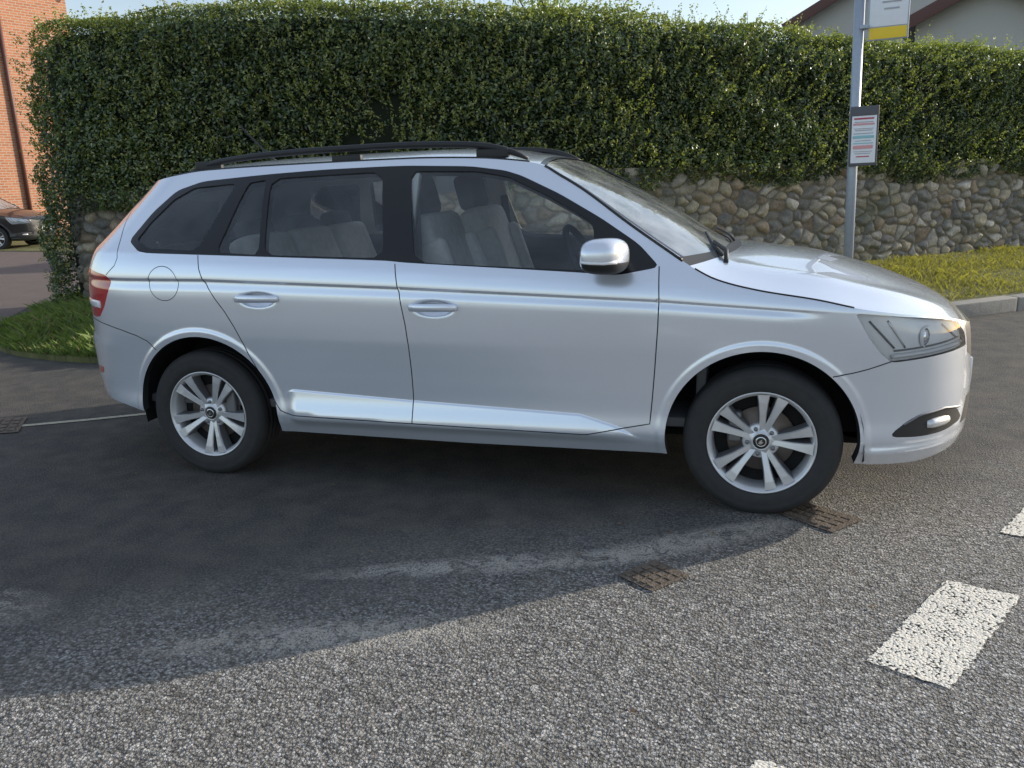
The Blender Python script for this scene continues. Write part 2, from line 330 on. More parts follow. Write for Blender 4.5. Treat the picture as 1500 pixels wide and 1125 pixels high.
def build_car(name):
    car=empty(name)
    bodym=np.isin(cls,[PAINT,BLK,GAP,PLS,RED])
    V,F,n,u=sub(bodym);mi=np.select([cls[bodym]==PAINT,cls[bodym]==BLK,cls[bodym]==GAP,cls[bodym]==PLS,cls[bodym]==RED],[0,1,2,3,4])
    V,Fb,n=both(V,F,n)
    mk("body_sides",V,Fb,[M['paint'],M['black'],M['gap'],M['plastic'],M['red']],np.concatenate([mi,mi]),car,normals=n)
    inm=bodym
    V,F,n,u=sub(inm,.035,True)
    ed={}
    for f in F2[inm]:
        for i in range(3):
            e=(f[i],f[(i+1)%3]);ed[e]=1
    be=[e for e in ed if (e[1],e[0]) not in ed]
    Vi,Fi,ni=both(V,F,n)
    zc_=Vi[Fi].mean(1)[:,2]
    mk("inner_trim",Vi,Fi,[M['inner'],M['liner']],(zc_>1.0).astype(int),car,normals=ni)
    RV=[];RF=[]
    for sgn in(1,-1):
        for e in be:
            k_=len(RV)
            for q in(0,1):
                p=S3[e[q]];nq=NN[e[q]]
                RV.append(p*np.array([1,sgn,1]));RV.append((p-nq*.035)*np.array([1,sgn,1]))
            f=(k_,k_+1,k_+3,k_+2);RF.append(f if sgn==1 else f[::-1])
    mk("shut_faces",RV,RF,M['plastic'],parent=car,smooth=False)
    V,F,n,u=sub(cls==GLS,.005);V,F,n=both(V,F,n);mk("side_windows",V,F,M['glass'],parent=car,normals=n)
    V,F,n,u=sub(cls==LMP,.001);V,F,n=both(V,F,n);mk("headlamp_lens",V,F,M['lens'],parent=car,normals=n)
    V,F,n,u=sub(cls==LMP,.018);V,F,n=both(V,F,n);mk("headlamp_reflector",V,F,M['lampin'],parent=car,normals=n)
    lm=F2[cls==LMP];ed={}
    for f in lm:
        for i in range(3):ed[(f[i],f[(i+1)%3])]=1
    be=[e for e in ed if (e[1],e[0]) not in ed];RV=[];RF=[]
    for sgn in(1,-1):
        for e in be:
            k_=len(RV)
            for q in(0,1):
                p=S3[e[q]];nq=NN[e[q]];RV.append(p*np.array([1,sgn,1]));RV.append((p-nq*.020)*np.array([1,sgn,1]))
            RF.append((k_,k_+2,k_+3,k_+1))
    mk("headlamp_housing",RV,RF,M['black'],parent=car,smooth=False)
    for sgn in(1,-1):
        for (lx,lz,rad) in((1.815,.700,.034),):
            xi=toxi(lx,lz);p=sidep(np.array([xi]),np.array([lz]))[0];nn=sidenorm(np.array([xi]),np.array([lz]))[0]
            d=Vector((nn*.8+np.array([.6,0,0]))*np.array([1,sgn,1])).normalized()
            c=Vector((p-nn*.024)*np.array([1,sgn,1]))
            vv,ff=revolve([(rad*1.25,-.006),(rad*1.22,.006),(rad*1.05,.004),(rad,-.002)],28)
            q=d.to_track_quat('Y','Z')
            mk("lamp_ring",[q@Vector(v)+c for v in vv],ff,M['lampin'],parent=car)
            vv,ff=revolve([(rad,-.002),(rad*.9,.004),(rad*.6,.009),(rad*.25,.012),(.0005,.013)],28)
            mk("projector",[q@Vector(v)+c for v in vv],ff,M['chrome'],parent=car)
        xs=np.linspace(1.68,1.960,16);zz=np.interp(xs,[1.68,1.960],[.638,.652]);P=sidep(toxi(xs,zz),zz)-sidenorm(toxi(xs,zz),zz)*.011
        tube("running_light",[tuple(q*np.array([1,sgn,1])) for q in P],.0085,M['white'],car)
        xs=np.linspace(1.69,1.955,16);zz=np.interp(xs,[1.69,1.955],[.657,.671]);P=sidep(toxi(xs,zz),zz)-sidenorm(toxi(xs,zz),zz)*.016
        tube("running_light_bezel",[tuple(q*np.array([1,sgn,1])) for q in P],.0035,M['alloyd'],car)
        for x0,x1,z0,z1,mt in((1.595,1.69,.772,.668,'alloyd'),(1.66,1.73,.772,.668,'chrome'),(1.875,1.945,.738,.672,'alloyd')):
            xs=np.linspace(x0,x1,6);zz=np.linspace(z0,z1,6);P=sidep(toxi(xs,zz),zz)-sidenorm(toxi(xs,zz),zz)*.016
            tube("lamp_fin",[tuple(q*np.array([1,sgn,1])) for q in P],.0038,M[mt],car)
        xs=np.linspace(1.83,1.92,5);zz=np.full(5,.364);P=sidep(toxi(xs,zz),zz)-sidenorm(toxi(xs,zz),zz)*.008
        tube("fog_lamp",[tuple(q*np.array([1,sgn,1])) for q in P],[.016,.021,.022,.021,.016],M['alloy'],car,sz=1.0)
        xs=np.linspace(1.74,1.97,14);zz=np.interp(xs,[1.72,1.80,1.9,1.97],[.365,.406,.414,.396]);P=sidep(toxi(xs,zz),zz)+sidenorm(toxi(xs,zz),zz)*.001
        tube("fog_bezel",[tuple(q*np.array([1,sgn,1])) for q in P],.0035,M['alloyd'],car)
        xs=np.linspace(-1.76,-1.98,8);zz=np.full(8,.80);P=sidep(toxi(xs,zz),zz)+sidenorm(toxi(xs,zz),zz)*.001
        tube("reverse_lamp",[tuple(q*np.array([1,sgn,1])) for q in P],.018,M['white'],car,sy=.2)
    nj=41;eta=np.sin(np.linspace(-1,1,nj)*math.pi/2)*.5+np.linspace(-1,1,nj)*.5
    Ep=sidep(Exi,Ez);nr=len(Ex);nexp=np.interp(Ex,[-1.8,-.2,.3,.9,1.1,2.0],[2.6,2.8,2.4,2.2,2.0,2.2])
    G=np.zeros((nr,nj,3))
    for j,e in enumerate(eta):
        G[:,j,0]=Ep[:,0]+(Ecx-Ep[:,0])*(1-e*e);G[:,j,1]=e*-Ep[:,1];G[:,j,2]=Ez+(Ecz-Ez)*(1-abs(e)**nexp)
    for i in range(nr):
        if Ex[i]>.96:
            s=min(1,(Ex[i]-.96)/.12)*min(1,max(0,(1.93-Ex[i])/.2))
            G[i,:,2]+=.010*s*np.exp(-((np.abs(eta)-.74)/.10)**2)
    V=G.reshape(-1,3);F=[];mi=[];GF=[]
    iw0=np.argmin(abs(Ex-.345));iw1=np.argmin(abs(Ex-.915));ic=np.argmin(abs(Ex-.957))
    ib=np.argmin(abs(Ex-1.945));ig=np.argmin(abs(Ex-1.985))
    for i in range(nr-1):
        for j in range(nj-1):
            f=(i*nj+j,(i+1)*nj+j,(i+1)*nj+j+1,i*nj+j+1)
            em=abs(eta[j]+eta[j+1])/2
            if iw0<=i<iw1 and em<.95:GF.append(f);continue
            F.append(f)
            if iw0-1<=i<iw1 :mi.append(1 if em<.985 else 0)
            elif iw1<=i<ic:mi.append(2)
            elif i==ib:mi.append(3)
            elif i>=ig:mi.append(1)
            else:mi.append(0)
    mk("bonnet_and_roof",V,F,[M['paint'],M['black'],M['plastic'],M['gap']],mi,car)
    mk("windscreen",V-np.array([0,0,.004]),GF,M['wind'],parent=car)
    Fi=[f[::-1] for f in F if Ex[min(f[0]//nj,nr-1)]<.34]
    mk("headlining",V-np.array([0,0,.03]),Fi,M['liner'],parent=car)
    Fi=[f[::-1] for f in F if .34<=Ex[min(f[0]//nj,nr-1)]<1.45]
    mk("bonnet_inner",V-np.array([0,0,.02]),Fi,M['gap'],parent=car)
    for sgn in(1,-1):
        k_=(Ex>.957)&(Ex<1.535);P=G[k_,0]*np.array([1,sgn,1])+np.array([0,0,.001])
        tube("bonnet_shut_line",[tuple(p) for p in P],.0032,M['gap'],car,n=6)
        k_=(Ex>.34)&(Ex<.94);P=G[k_,0]*np.array([1,sgn,1])+np.array([0,0,.0])
        tube("windscreen_seal",[tuple(p) for p in P],.006,M['black'],car,n=6)
        k_=(Ex>-1.5)&(Ex<.30);P=G[k_,1]*np.array([1,sgn,1])
        tube("roof_ditch",[tuple(p) for p in P],.005,M['black'],car,n=6)
        rp=pchip([-1.42,-1.36,-1.22,-1.0,-.7,-.3,0.0,.10,.20,.27],[1.385,1.408,1.432,1.449,1.460,1.464,1.455,1.444,1.418,1.388])
        xs=np.linspace(-1.42,.27,60);ys=np.interp(xs,[-1.42,-1.0,-.4,.0,.27],[.475,.535,.562,.56,.545])
        tube("roof_rail",[(x,-sgn*y,z) for x,y,z in zip(xs,ys,rp(xs))],np.interp(xs,[-1.42,-1.36,.2,.27],[.008,.017,.017,.008]),M['plastic'],car,sy=1.05,sz=.85)
        for xx in(-1.3,-.55,.12):box("rail_foot",(xx,-sgn*np.interp(xx,[-1.42,-1.0,-.4,.0,.27],[.475,.535,.562,.56,.545]),1.415),(.14,.03,.04),M['plastic'],car,.008)
        for hx,hz in((-.875,.843),(-.061,.813)):
            y=float(Wb(np.array(hx+.2),np.array(hz)))
            pth=[(hx-.105,-sgn*(y-.006),hz-.002),(hx-.098,-sgn*(y+.012),hz),(hx-.07,-sgn*(y+.024),hz+.002),(hx,-sgn*(y+.030),hz+.003),(hx+.06,-sgn*(y+.026),hz+.003),(hx+.095,-sgn*(y+.014),hz+.001),(hx+.103,-sgn*(y-.006),hz)]
            tube("door_handle",pth,[.012,.015,.0155,.0155,.0155,.015,.012],M['paint'],car,n=14,sy=.55,sz=1.05)
        bm=bmesh.new();bmesh.ops.create_uvsphere(bm,u_segments=48,v_segments=32,radius=1)
        for v in bm.verts:
            x,y,z=v.co;sg=lambda a,p:math.copysign(abs(a)**p,a)
            x,y,z=sg(x,.62),sg(y,.8),sg(z,.72)
            X=x*.092;Y=y*.105;Z=z*.066*(1+.06*x)
            if X<0:X*=.72
            X+=-.03*(-y)*.6
            Z+=.014*(-y)*.3
            v.co=(X,Y,Z)
        me=bpy.data.meshes.new("mirror_shell");
        for f in bm.faces:
            c=f.calc_center_median();f.smooth=True
            if c.x<-.058:f.material_index=2
            elif c.z<-.014-.05*c.x:f.material_index=1
            else:f.material_index=0
        bm.to_mesh(me);bm.free()
        for k2 in('paint','plastic','chrome'):me.materials.append(M[k2])
        o=bpy.data.objects.new("mirror_shell",me);COL.objects.link(o);o.parent=car;o.location=(.645,-sgn*.945,1.022);o.scale=(1,sgn,1)
        tube("mirror_indicator",[(.585,-sgn*1.040,1.010),(.62,-sgn*1.047,1.007),(.67,-sgn*1.043,1.005),(.715,-sgn*1.023,1.007)],.006,M['white'],car,n=8)
        tube("mirror_arm",[(.66,-sgn*.80,.965),(.65,-sgn*.85,.968),(.645,-sgn*.91,.975)],[.03,.024,.022],M['plastic'],car,sz=.6,sy=1.2)
        for cx in(RA[0],FA[0]):
            vv=[];ff=[];nA=30
            for i in range(nA):
                a=-.17+(math.pi+.34)*i/(nA-1)
                for r,y in((.372,.82),(.385,.79),(.385,.50),(.0,.50)):vv.append((cx+r*math.cos(a),-sgn*y,.30+r*math.sin(a)))
            for i in range(nA-1):
                for q in range(3):ff.append((i*4+q,i*4+q+1,(i+1)*4+q+1,(i+1)*4+q))
            mk("wheel_arch_liner",vv,ff,M['well'],parent=car,smooth=False)
    box("underbody",(0,0,.24),(3.7,1.0,.06),M['well'],car,.01)
    box("underbody_mid",(0.01,0,.245),(1.66,1.60,.04),M['well'],car,.01)
    box("floor",(-.35,0,.34),(2.6,1.5,.04),M['inner'],car,.01)
    box("load_floor",(-1.45,0,.60),(1.0,1.0,.04),M['inner'],car,.01)
    box("bulkhead",(1.0,0,.62),(.04,1.45,.58),M['inner'],car,.01)
    box("tail_panel",(-2.02,0,.6),(.04,.9,.5),M['inner'],car,.01)
    box("dashboard",(.78,0,.84),(.46,1.44,.20),M['inner'],car,.06,rot=(0,.10,0))
    box("instrument_hood",(.60,-.36,.955),(.22,.36,.06),M['inner'],car,.025,rot=(0,.15,0))
    def seat(x,y,w=.50):
        e=M['seat'];g=M['seatd']
        box("seat_base",(x,y,.56),(.50,w,.16),e,car,.05,rot=(0,-.1,0))
        box("seat_plinth",(x,y,.42),(.40,w-.1,.16),g,car,.03)
        box("seat_back",(x-.33,y,.87),(.13,w-.04,.62),e,car,.055,rot=(0,-.33,0))
        for s2 in(1,-1):
            box("seat_bolster",(x-.28,y+s2*(w/2-.045),.83),(.15,.085,.48),e,car,.04,rot=(0,-.33,0))
            box("seat_cushion_bolster",(x,y+s2*(w/2-.04),.60),(.46,.085,.15),g,car,.04,rot=(0,-.1,0))
        box("head_restraint",(x-.475,y,1.245),(.10,.27,.19),g,car,.045,rot=(0,-.25,0))
        for s2 in(1,-1):tube("restraint_post",[(x-.44,y+s2*.06,1.12),(x-.465,y+s2*.06,1.2)],.007,M['chrome'],car,n=8)
    seat(.18,-.37);seat(.18,.37)
    box("rear_cushion",(-.72,0,.56),(.50,1.24,.18),M['seat'],car,.06,rot=(0,-.1,0))
    for y in(-.42,0,.42):
        box("rear_backrest",(-1.03,y,.82),(.14,.40,.56),M['seat'],car,.055,rot=(0,-.35,0))
        box("rear_headrest",(-1.14,y,1.10),(.09,.25,.12),M['seatd'],car,.04,rot=(0,-.3,0))
    vv=[];ff=[];R_=.18;r_=.015;n1=40;n2=10
    for i in range(n1):
        for j in range(n2):
            a=2*math.pi*i/n1;b=2*math.pi*j/n2;vv.append(((r_*math.sin(b)),(R_+r_*math.cos(b))*math.cos(a),(R_+r_*math.cos(b))*math.sin(a)))
    for i in range(n1):
        for j in range(n2):ff.append((i*n2+j,((i+1)%n1)*n2+j,((i+1)%n1)*n2+(j+1)%n2,i*n2+(j+1)%n2))
    o=mk("steering_wheel",vv,ff,M['plastic'],parent=car);o.location=(.47,-.36,.93);o.rotation_euler=(0,-.45,0)
    box("steering_boss",(.485,-.36,.925),(.06,.17,.13),M['plastic'],car,.025,rot=(0,-.45,0))
    box("steering_spoke",(.48,-.36,.935),(.02,.33,.035),M['plastic'],car,.008,rot=(0,-.45,0))
    box("rear_view_mirror",(.40,0,1.31),(.03,.22,.06),M['plastic'],car,.012)
    for sgn in(1,-1):
        box("centre_pillar_trim",(-.235,sgn*.70,1.16),(.10,.03,.42),M['liner'],car,.01,rot=(sgn*.48,0,0))
        tube("seat_belt",[(-.20,sgn*.655,1.22),(-.19,sgn*.69,1.0),(-.18,sgn*.72,.6)],.022,M['seatd'],car,n=8,sy=.15)
    tube("wiper",[(1.06,-.55,.985),(1.02,-.35,1.005),(.97,-.1,1.045)],.006,M['plastic'],car)
    tube("wiper",[(1.09,.05,.998),(1.06,.25,1.010),(.99,.5,1.025)],.006,M['plastic'],car)
    tube("wiper_arm",[(1.08,-.62,.965),(1.075,-.5,1.0),(1.02,-.33,1.02)],.009,M['plastic'],car)
    tube("aerial",[(-1.24,0,1.43),(-1.27,0,1.455),(-1.44,0,1.63)],[.014,.006,.004],M['plastic'],car,n=8)
    vv=[];ff=[];hw=.43
    for i,y in enumerate(np.linspace(-hw,hw,15)):
        q=(y/hw)**2
        xs_=-1.64-.15*(1-q);vv+=[(-1.56,y,1.395-.025*q),(xs_,y,1.366-.008*q),(xs_+.01,y,1.350-.008*q),(-1.58,y,1.345-.01*q)]
    for i in range(14):
        for q in range(4):ff.append((i*4+q,i*4+(q+1)%4,(i+1)*4+(q+1)%4,(i+1)*4+q))
    ff+=[(0,3,2,1),(56,57,58,59)]
    mk("tailgate_spoiler",vv,ff,M['paint'],parent=car,smooth=False)
    box("front_number_plate",(2.066,0,.47),(.012,.46,.11),M['white'],car,.003)
    box("rear_number_plate",(-2.13,0,.80),(.03,.50,.11),M['plate'],car,.003)
    phi0={XF:78,XR:58}
    for cx in(XF,XR):
        for sgn in(1,-1):
            w=empty("wheel");w.parent=car;w.location=(cx,-sgn*.735,HUB);w.scale=(1,sgn,1)
            tyre=[(.196,.078),(.205,.086),(.230,.093),(.262,.092),(.284,.083),(.295,.070),(.298,.050),(.2985,.036),(.2935,.034),(.2935,.028),(.299,.026),(.2995,.004),(.2945,.002),(.2945,-.004),(.2995,-.006),(.299,-.027),(.2935,-.029),(.2935,-.035),(.2985,-.037),(.298,-.050),(.2955,-.066),(.287,-.080),(.272,-.0885),(.262,-.0915),(.259,-.0905),(.245,-.0935),(.226,-.0915),(.211,-.086),(.203,-.079),(.198,-.070)]
            v,f=revolve(tyre,96);mk("tyre",v,f,M['rubber'],parent=w)
            rim=[(.190,.085),(.205,.082),(.2075,.0),(.192,-.02),(.186,-.055),(.192,-.070),(.198,-.074),(.2035,-.078),(.2045,-.083),(.2025,-.086),(.199,-.085),(.196,-.080),(.189,-.074),(.184,-.062),(.180,-.03),(.178,.08)]
            v,f=revolve(rim,96);mk("rim",v,f,[M['alloy']],parent=w)
            v,f=revolve([(.178,.07),(.178,-.0),(.174,.0),(.05,.0),(.05,.03)],48);mk("barrel_back",v,f,M['well'],parent=w)
            v,f=revolve([(.128,-.004),(.130,-.010),(.128,-.016),(.078,-.016),(.072,-.032),(.05,-.034),(.0005,-.034)],48);mk("brake_disc",v,f,M['disc'],parent=w)
            box("caliper",(-.10 if cx>0 else .10,-.02,.05),(.05,.05,.12),M['alloyd'],w,.012)
            hub=[(.0005,-.058),(.030,-.058),(.0315,-.062),(.034,-.060),(.040,-.052),(.060,-.052),(.068,-.048),(.072,-.038),(.070,-.01)]
            v,f=revolve(hub,48);mk("hub",v,f,M['alloy'],parent=w)
            v,f=revolve([(.0005,-.0655),(.018,-.0650),(.026,-.0635),(.029,-.061),(.029,-.056)],40);mk("centre_cap",v,f,M['plastic'],parent=w)
            v,f=revolve([(.016,-.066),(.0185,-.0668),(.0205,-.0655)],40);mk("cap_ring",v,f,M['chrome'],parent=w)
            mk("cap_emblem",[(-.010,-.067,-.006),(.0,-.067,-.010),(.010,-.067,.0),(.002,-.067,.002),(.006,-.067,.011),(-.006,-.067,.004)],[(0,1,2,3,4,5)],M['chrome'],parent=w,smooth=False)
            SV=[];SF=[];sm=[]
            for k_ in range(5):
                p0=math.radians(phi0[cx]+72*k_)
                for s2 in(1,-1):
                    secs=[]
                    for r,da,hw,yf in((.040,9.,.012,-.052),(.070,10.,.0125,-.060),(.115,10.5,.0140,-.071),(.160,10.8,.0185,-.079),(.192,11.0,.024,-.081)):
                        a=p0+s2*math.radians(da);ca,sa=math.cos(a),math.sin(a);tx,tz=-sa,ca
                        ring=[]
                        for (t,y) in((-hw-.004,-.020),(-hw,yf+.008),(-hw+.003,yf+(.003 if s2>0 else 0)),(hw-.003,yf+(.003 if s2<0 else 0)),(hw,yf+.008),(hw+.004,-.020)):
                            ring.append((r*ca+t*tx,y,r*sa+t*tz))
                        secs.append(ring)
                    b0=len(SV)
                    for rg in secs:SV+=rg
                    for i in range(4):
                        for q in range(5):SF.append((b0+i*6+q,b0+(i+1)*6+q,b0+(i+1)*6+q+1,b0+i*6+q+1));sm.append(0 if q in(1,2,3) else 1)
                a=p0+math.radians(36);v,f=revolve([(.0005,-.060),(.0075,-.060),(.0085,-.052),(.0085,-.04)],12)
                mk("wheel_bolt",[(x+.052*math.cos(a),y,z+.052*math.sin(a)) for x,y,z in v],f,M['alloyd'],parent=w)
            mk("spokes",SV,SF,[M['alloy'],M['alloyd']],sm,parent=w,smooth=False)
    return car
M['plate']=simple("yellow_plate",(.7,.55,.05),.4)
car=build_car("parked_car")
def dup(src,parent):
    for ch in src.children:
        o=ch.copy();COL.objects.link(o);o.parent=parent
        for s in o.material_slots:
            if s.material in(M['paint'],):s.link='OBJECT';s.material=M['dpaint']
        dup(ch,o)
car2=empty("parked_car");dup(car,car2)
car2.location=(-18.1,12.85,-.02);car2.rotation_euler=(0,0,math.radians(14))
# ------------------------------------------------------------------ node helpers
def lk(nt,a,b):nt.links.new(a,b)
def math_(nt,op,a,b=None,c=None):
    n=nt.nodes.new("ShaderNodeMath");n.operation=op
    for i,v in enumerate((a,b,c)):
        if v is None:continue
        if isinstance(v,(int,float)):n.inputs[i].default_value=v
        else:nt.links.new(v,n.inputs[i])
    return n.outputs[0]
def mixc(nt,f,a,b):
    n=nt.nodes.new("ShaderNodeMix");n.data_type='RGBA'
    for i,v in((0,f),(6,a),(7,b)):
        if isinstance(v,(int,float)):n.inputs[i].default_value=v
        elif isinstance(v,tuple):n.inputs[i].default_value=(*v,1)
        else:nt.links.new(v,n.inputs[i])
    return n.outputs[2]
def ramp(nt,v,stops):
    n=nt.nodes.new("ShaderNodeValToRGB");cr=n.color_ramp
    while len(cr.elements)<len(stops):cr.elements.new(.5)
    for e,(p,c) in zip(cr.elements,stops):e.position=p;e.color=(c,c,c,1) if isinstance(c,(int,float)) else (*c,1)
    nt.links.new(v,n.inputs[0]);return n.outputs[0]
def noise(nt,vec,scale,detail=4,rough=.5,dist=0,dim='3D'):
    n=nt.nodes.new("ShaderNodeTexNoise");n.noise_dimensions=dim;n.inputs["Scale"].default_value=scale;n.inputs["Detail"].default_value=detail;n.inputs["Roughness"].default_value=rough;n.inputs["Distortion"].default_value=dist
    nt.links.new(vec,n.inputs["Vector"]);return n.outputs[0]
def voro(nt,vec,scale,feat='F1',rand=1):
    n=nt.nodes.new("ShaderNodeTexVoronoi");n.voronoi_dimensions='2D';n.feature=feat;n.inputs["Scale"].default_value=scale;n.inputs["Randomness"].default_value=rand
    nt.links.new(vec,n.inputs["Vector"]);return n
def mulc(nt,a,b):
    n=nt.nodes.new("ShaderNodeMix");n.data_type='RGBA';n.blend_type='MULTIPLY';n.inputs[0].default_value=1
    nt.links.new(a,n.inputs[6]);nt.links.new(b,n.inputs[7]);return n.outputs[2]
def blob(nt,sep,cx,cy,rx_,ry_,ang):
    ca,sa=math.cos(ang),math.sin(ang)
    dx=math_(nt,'SUBTRACT',sep.outputs[0],cx);dy=math_(nt,'SUBTRACT',sep.outputs[1],cy)
    u=math_(nt,'DIVIDE',math_(nt,'ADD',math_(nt,'MULTIPLY',dx,ca),math_(nt,'MULTIPLY',dy,sa)),rx_)
    v=math_(nt,'DIVIDE',math_(nt,'ADD',math_(nt,'MULTIPLY',dx,-sa),math_(nt,'MULTIPLY',dy,ca)),ry_)
    r2=math_(nt,'ADD',math_(nt,'MULTIPLY',u,u),math_(nt,'MULTIPLY',v,v))
    return math_(nt,'MAXIMUM',math_(nt,'SUBTRACT',1.0,r2),0.0)
def asphalt():
    m,nt,b=newmat("asphalt")
    tc=nt.nodes.new("ShaderNodeTexCoord");v=tc.outputs["Object"]
    sep=nt.nodes.new("ShaderNodeSeparateXYZ");lk(nt,v,sep.inputs[0])
    n1=noise(nt,v,.7,3,.6,0,'2D');n2=noise(nt,v,6,4,.65,0,'2D');n3=noise(nt,v,130,2,.6,0,'2D');n4=noise(nt,v,38,2,.6,0,'2D')
    wv=nt.nodes.new("ShaderNodeTexNoise");wv.noise_dimensions='2D';wv.inputs["Scale"].default_value=150;wv.inputs["Detail"].default_value=1;lk(nt,v,wv.inputs["Vector"])
    vm=nt.nodes.new("ShaderNodeVectorMath");vm.operation='MULTIPLY_ADD';lk(nt,wv.outputs["Color"],vm.inputs[0]);vm.inputs[1].default_value=(.009,.009,0);lk(nt,v,vm.inputs[2])
    ch=voro(nt,vm.outputs[0],108);chc=ch.outputs["Color"]
    sp=nt.nodes.new("ShaderNodeSeparateColor");lk(nt,chc,sp.inputs[0])
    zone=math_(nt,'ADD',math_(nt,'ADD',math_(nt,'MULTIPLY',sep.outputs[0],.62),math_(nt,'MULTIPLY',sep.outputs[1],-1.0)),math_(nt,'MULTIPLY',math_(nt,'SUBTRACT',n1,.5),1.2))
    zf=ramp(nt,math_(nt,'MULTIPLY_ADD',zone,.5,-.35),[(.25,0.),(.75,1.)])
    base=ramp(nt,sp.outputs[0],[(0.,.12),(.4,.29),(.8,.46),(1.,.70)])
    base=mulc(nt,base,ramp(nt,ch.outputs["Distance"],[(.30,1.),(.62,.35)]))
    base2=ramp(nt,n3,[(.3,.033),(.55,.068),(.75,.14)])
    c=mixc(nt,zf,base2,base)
    c=mixc(nt,math_(nt,'MULTIPLY',ramp(nt,n2,[(.35,0.),(.75,1.)]),.28),c,(.24,.215,.18))
    bl=None
    for a in((.0,-2.02,.62,.12,.34),(1.0,-1.12,.55,.10,.60),(.35,-1.45,.7,.08,.35),(-1.6,-2.2,.7,.2,.2)):
        q=blob(nt,sep,*a);bl=q if bl is None else math_(nt,'ADD',bl,q)
    st=math_(nt,'MULTIPLY',bl,ramp(nt,noise(nt,v,10,5,.75,1.2,'2D'),[(.38,0.),(.60,1.)]))
    st=math_(nt,'MULTIPLY',st,ramp(nt,n3,[(.35,0.15),(.6,1.)]))
    c=mixc(nt,math_(nt,'MINIMUM',math_(nt,'MULTIPLY',st,1.6),.9),c,(.50,.48,.44))
    tint=mixc(nt,n1,(.95,.95,.96),(1.08,1.02,.93))
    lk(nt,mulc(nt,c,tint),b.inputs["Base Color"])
    b.inputs["Roughness"].default_value=.8;b.inputs["Specular IOR Level"].default_value=.4
    h1=math_(nt,'MULTIPLY',math_(nt,'SUBTRACT',1.0,math_(nt,'MULTIPLY',ch.outputs["Distance"],1.3)),math_(nt,'MULTIPLY_ADD',sp.outputs[1],.8,.2))
    hh=math_(nt,'ADD',math_(nt,'MULTIPLY',math_(nt,'ADD',h1,math_(nt,'MULTIPLY',n4,1.1)),math_(nt,'MULTIPLY_ADD',zf,.85,.15)),math_(nt,'MULTIPLY',n3,.5))
    bp=nt.nodes.new("ShaderNodeBump");bp.inputs["Strength"].default_value=1.0;bp.inputs["Distance"].default_value=.013
    lk(nt,hh,bp.inputs["Height"]);lk(nt,bp.outputs[0],b.inputs["Normal"])
    return m
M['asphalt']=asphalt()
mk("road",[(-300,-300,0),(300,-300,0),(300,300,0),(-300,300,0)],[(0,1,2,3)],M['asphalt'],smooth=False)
def marking():
    m=bpy.data.materials.new("road_paint");m.use_nodes=True;nt=m.node_tree;b=nt.nodes["Principled BSDF"];out=nt.nodes["Material Output"]
    tc=nt.nodes.new("ShaderNodeTexCoord");v=tc.outputs["Object"]
    ch=voro(nt,v,108);n2=noise(nt,v,14,4,.7,0,'2D');n3=noise(nt,v,130,2,.6,0,'2D');n4=noise(nt,v,38,2,.6,0,'2D')
    lk(nt,mixc(nt,n2,(.66,.61,.52),(.88,.84,.75)),b.inputs["Base Color"]);b.inputs["Roughness"].default_value=.75
    bp=nt.nodes.new("ShaderNodeBump");bp.inputs["Strength"].default_value=.7;bp.inputs["Distance"].default_value=.006
    lk(nt,math_(nt,'ADD',math_(nt,'MULTIPLY',math_(nt,'SUBTRACT',1.0,ch.outputs["Distance"]),.45),math_(nt,'ADD',math_(nt,'MULTIPLY',n4,.9),math_(nt,'MULTIPLY',n3,.5))),bp.inputs["Height"]);lk(nt,bp.outputs[0],b.inputs["Normal"])
    t=nt.nodes.new("ShaderNodeBsdfTransparent");mx=nt.nodes.new("ShaderNodeMixShader")
    f=ramp(nt,math_(nt,'ADD',math_(nt,'ADD',math_(nt,'MULTIPLY',ch.outputs["Distance"],.40),math_(nt,'MULTIPLY',n3,.45)),math_(nt,'MULTIPLY',n2,.5)),[(.71,0.),(.77,1.)])
    lk(nt,f,mx.inputs[0]);lk(nt,b.outputs[0],mx.inputs[1]);lk(nt,t.outputs[0],mx.inputs[2]);lk(nt,mx.outputs[0],out.inputs[0])
    return m
M['mark']=marking()
def flat(name,poly,z,mat,rag=0):
    p=densify(poly,True,.012) if rag else poly
    if rag:p=[(x+rng.normal(0,rag),y+rng.normal(0,rag)) for x,y in p]
    return mk(name,[(x,y,z) for x,y in p],[tuple(range(len(p)))],mat,smooth=False)
d0=[(1.52,-1.80),(1.82,-1.26),(2.02,-1.32),(1.71,-1.89)]
dm=empty("road_marking")
for k in range(-2,6):
    o=flat("dash",[(x+.56*k-(.02 if k<0 else 0),y+.98*k-(.035 if k<0 else 0)) for x,y in d0],.004,M['mark'],.0035);o.parent=dm
def iron(name,poly,mat,z=.006):
    e=empty(name);p=np.array(poly,float);c=p.mean(0)
    mk("frame",[(x,y,z) for x,y in p],[(0,1,2,3)],mat,smooth=False,parent=e)
    q=c+(p-c)*.86;n=4
    for i in range(n):
        for j in range(n):
            a=(i+.14)/n;b_=(i+.86)/n;g=(j+.14)/n;h=(j+.86)/n
            def bl(u,v):return (q[0]*(1-u)*(1-v)+q[1]*u*(1-v)+q[2]*u*v+q[3]*(1-u)*v)
            vs=[bl(a,g),bl(b_,g),bl(b_,h),bl(a,h)]
            V=[(x,y,z+.001) for x,y in vs]+[(x,y,z+.0045) for x,y in vs]
            mk("stud",V,[(4,5,6,7),(0,1,5,4),(1,2,6,5),(2,3,7,6),(3,0,4,7)],mat,smooth=False,parent=e)
    return e
M['iron']=simple("rusty_iron",(.15,.12,.095),rough=.7,metal=.2,var=.7,vscale=35,bump=.6,bscale=120)
iron("manhole_cover",[(.78,-1.45),(.89,-1.31),(1.02,-1.40),(.91,-1.54)],M['iron'])
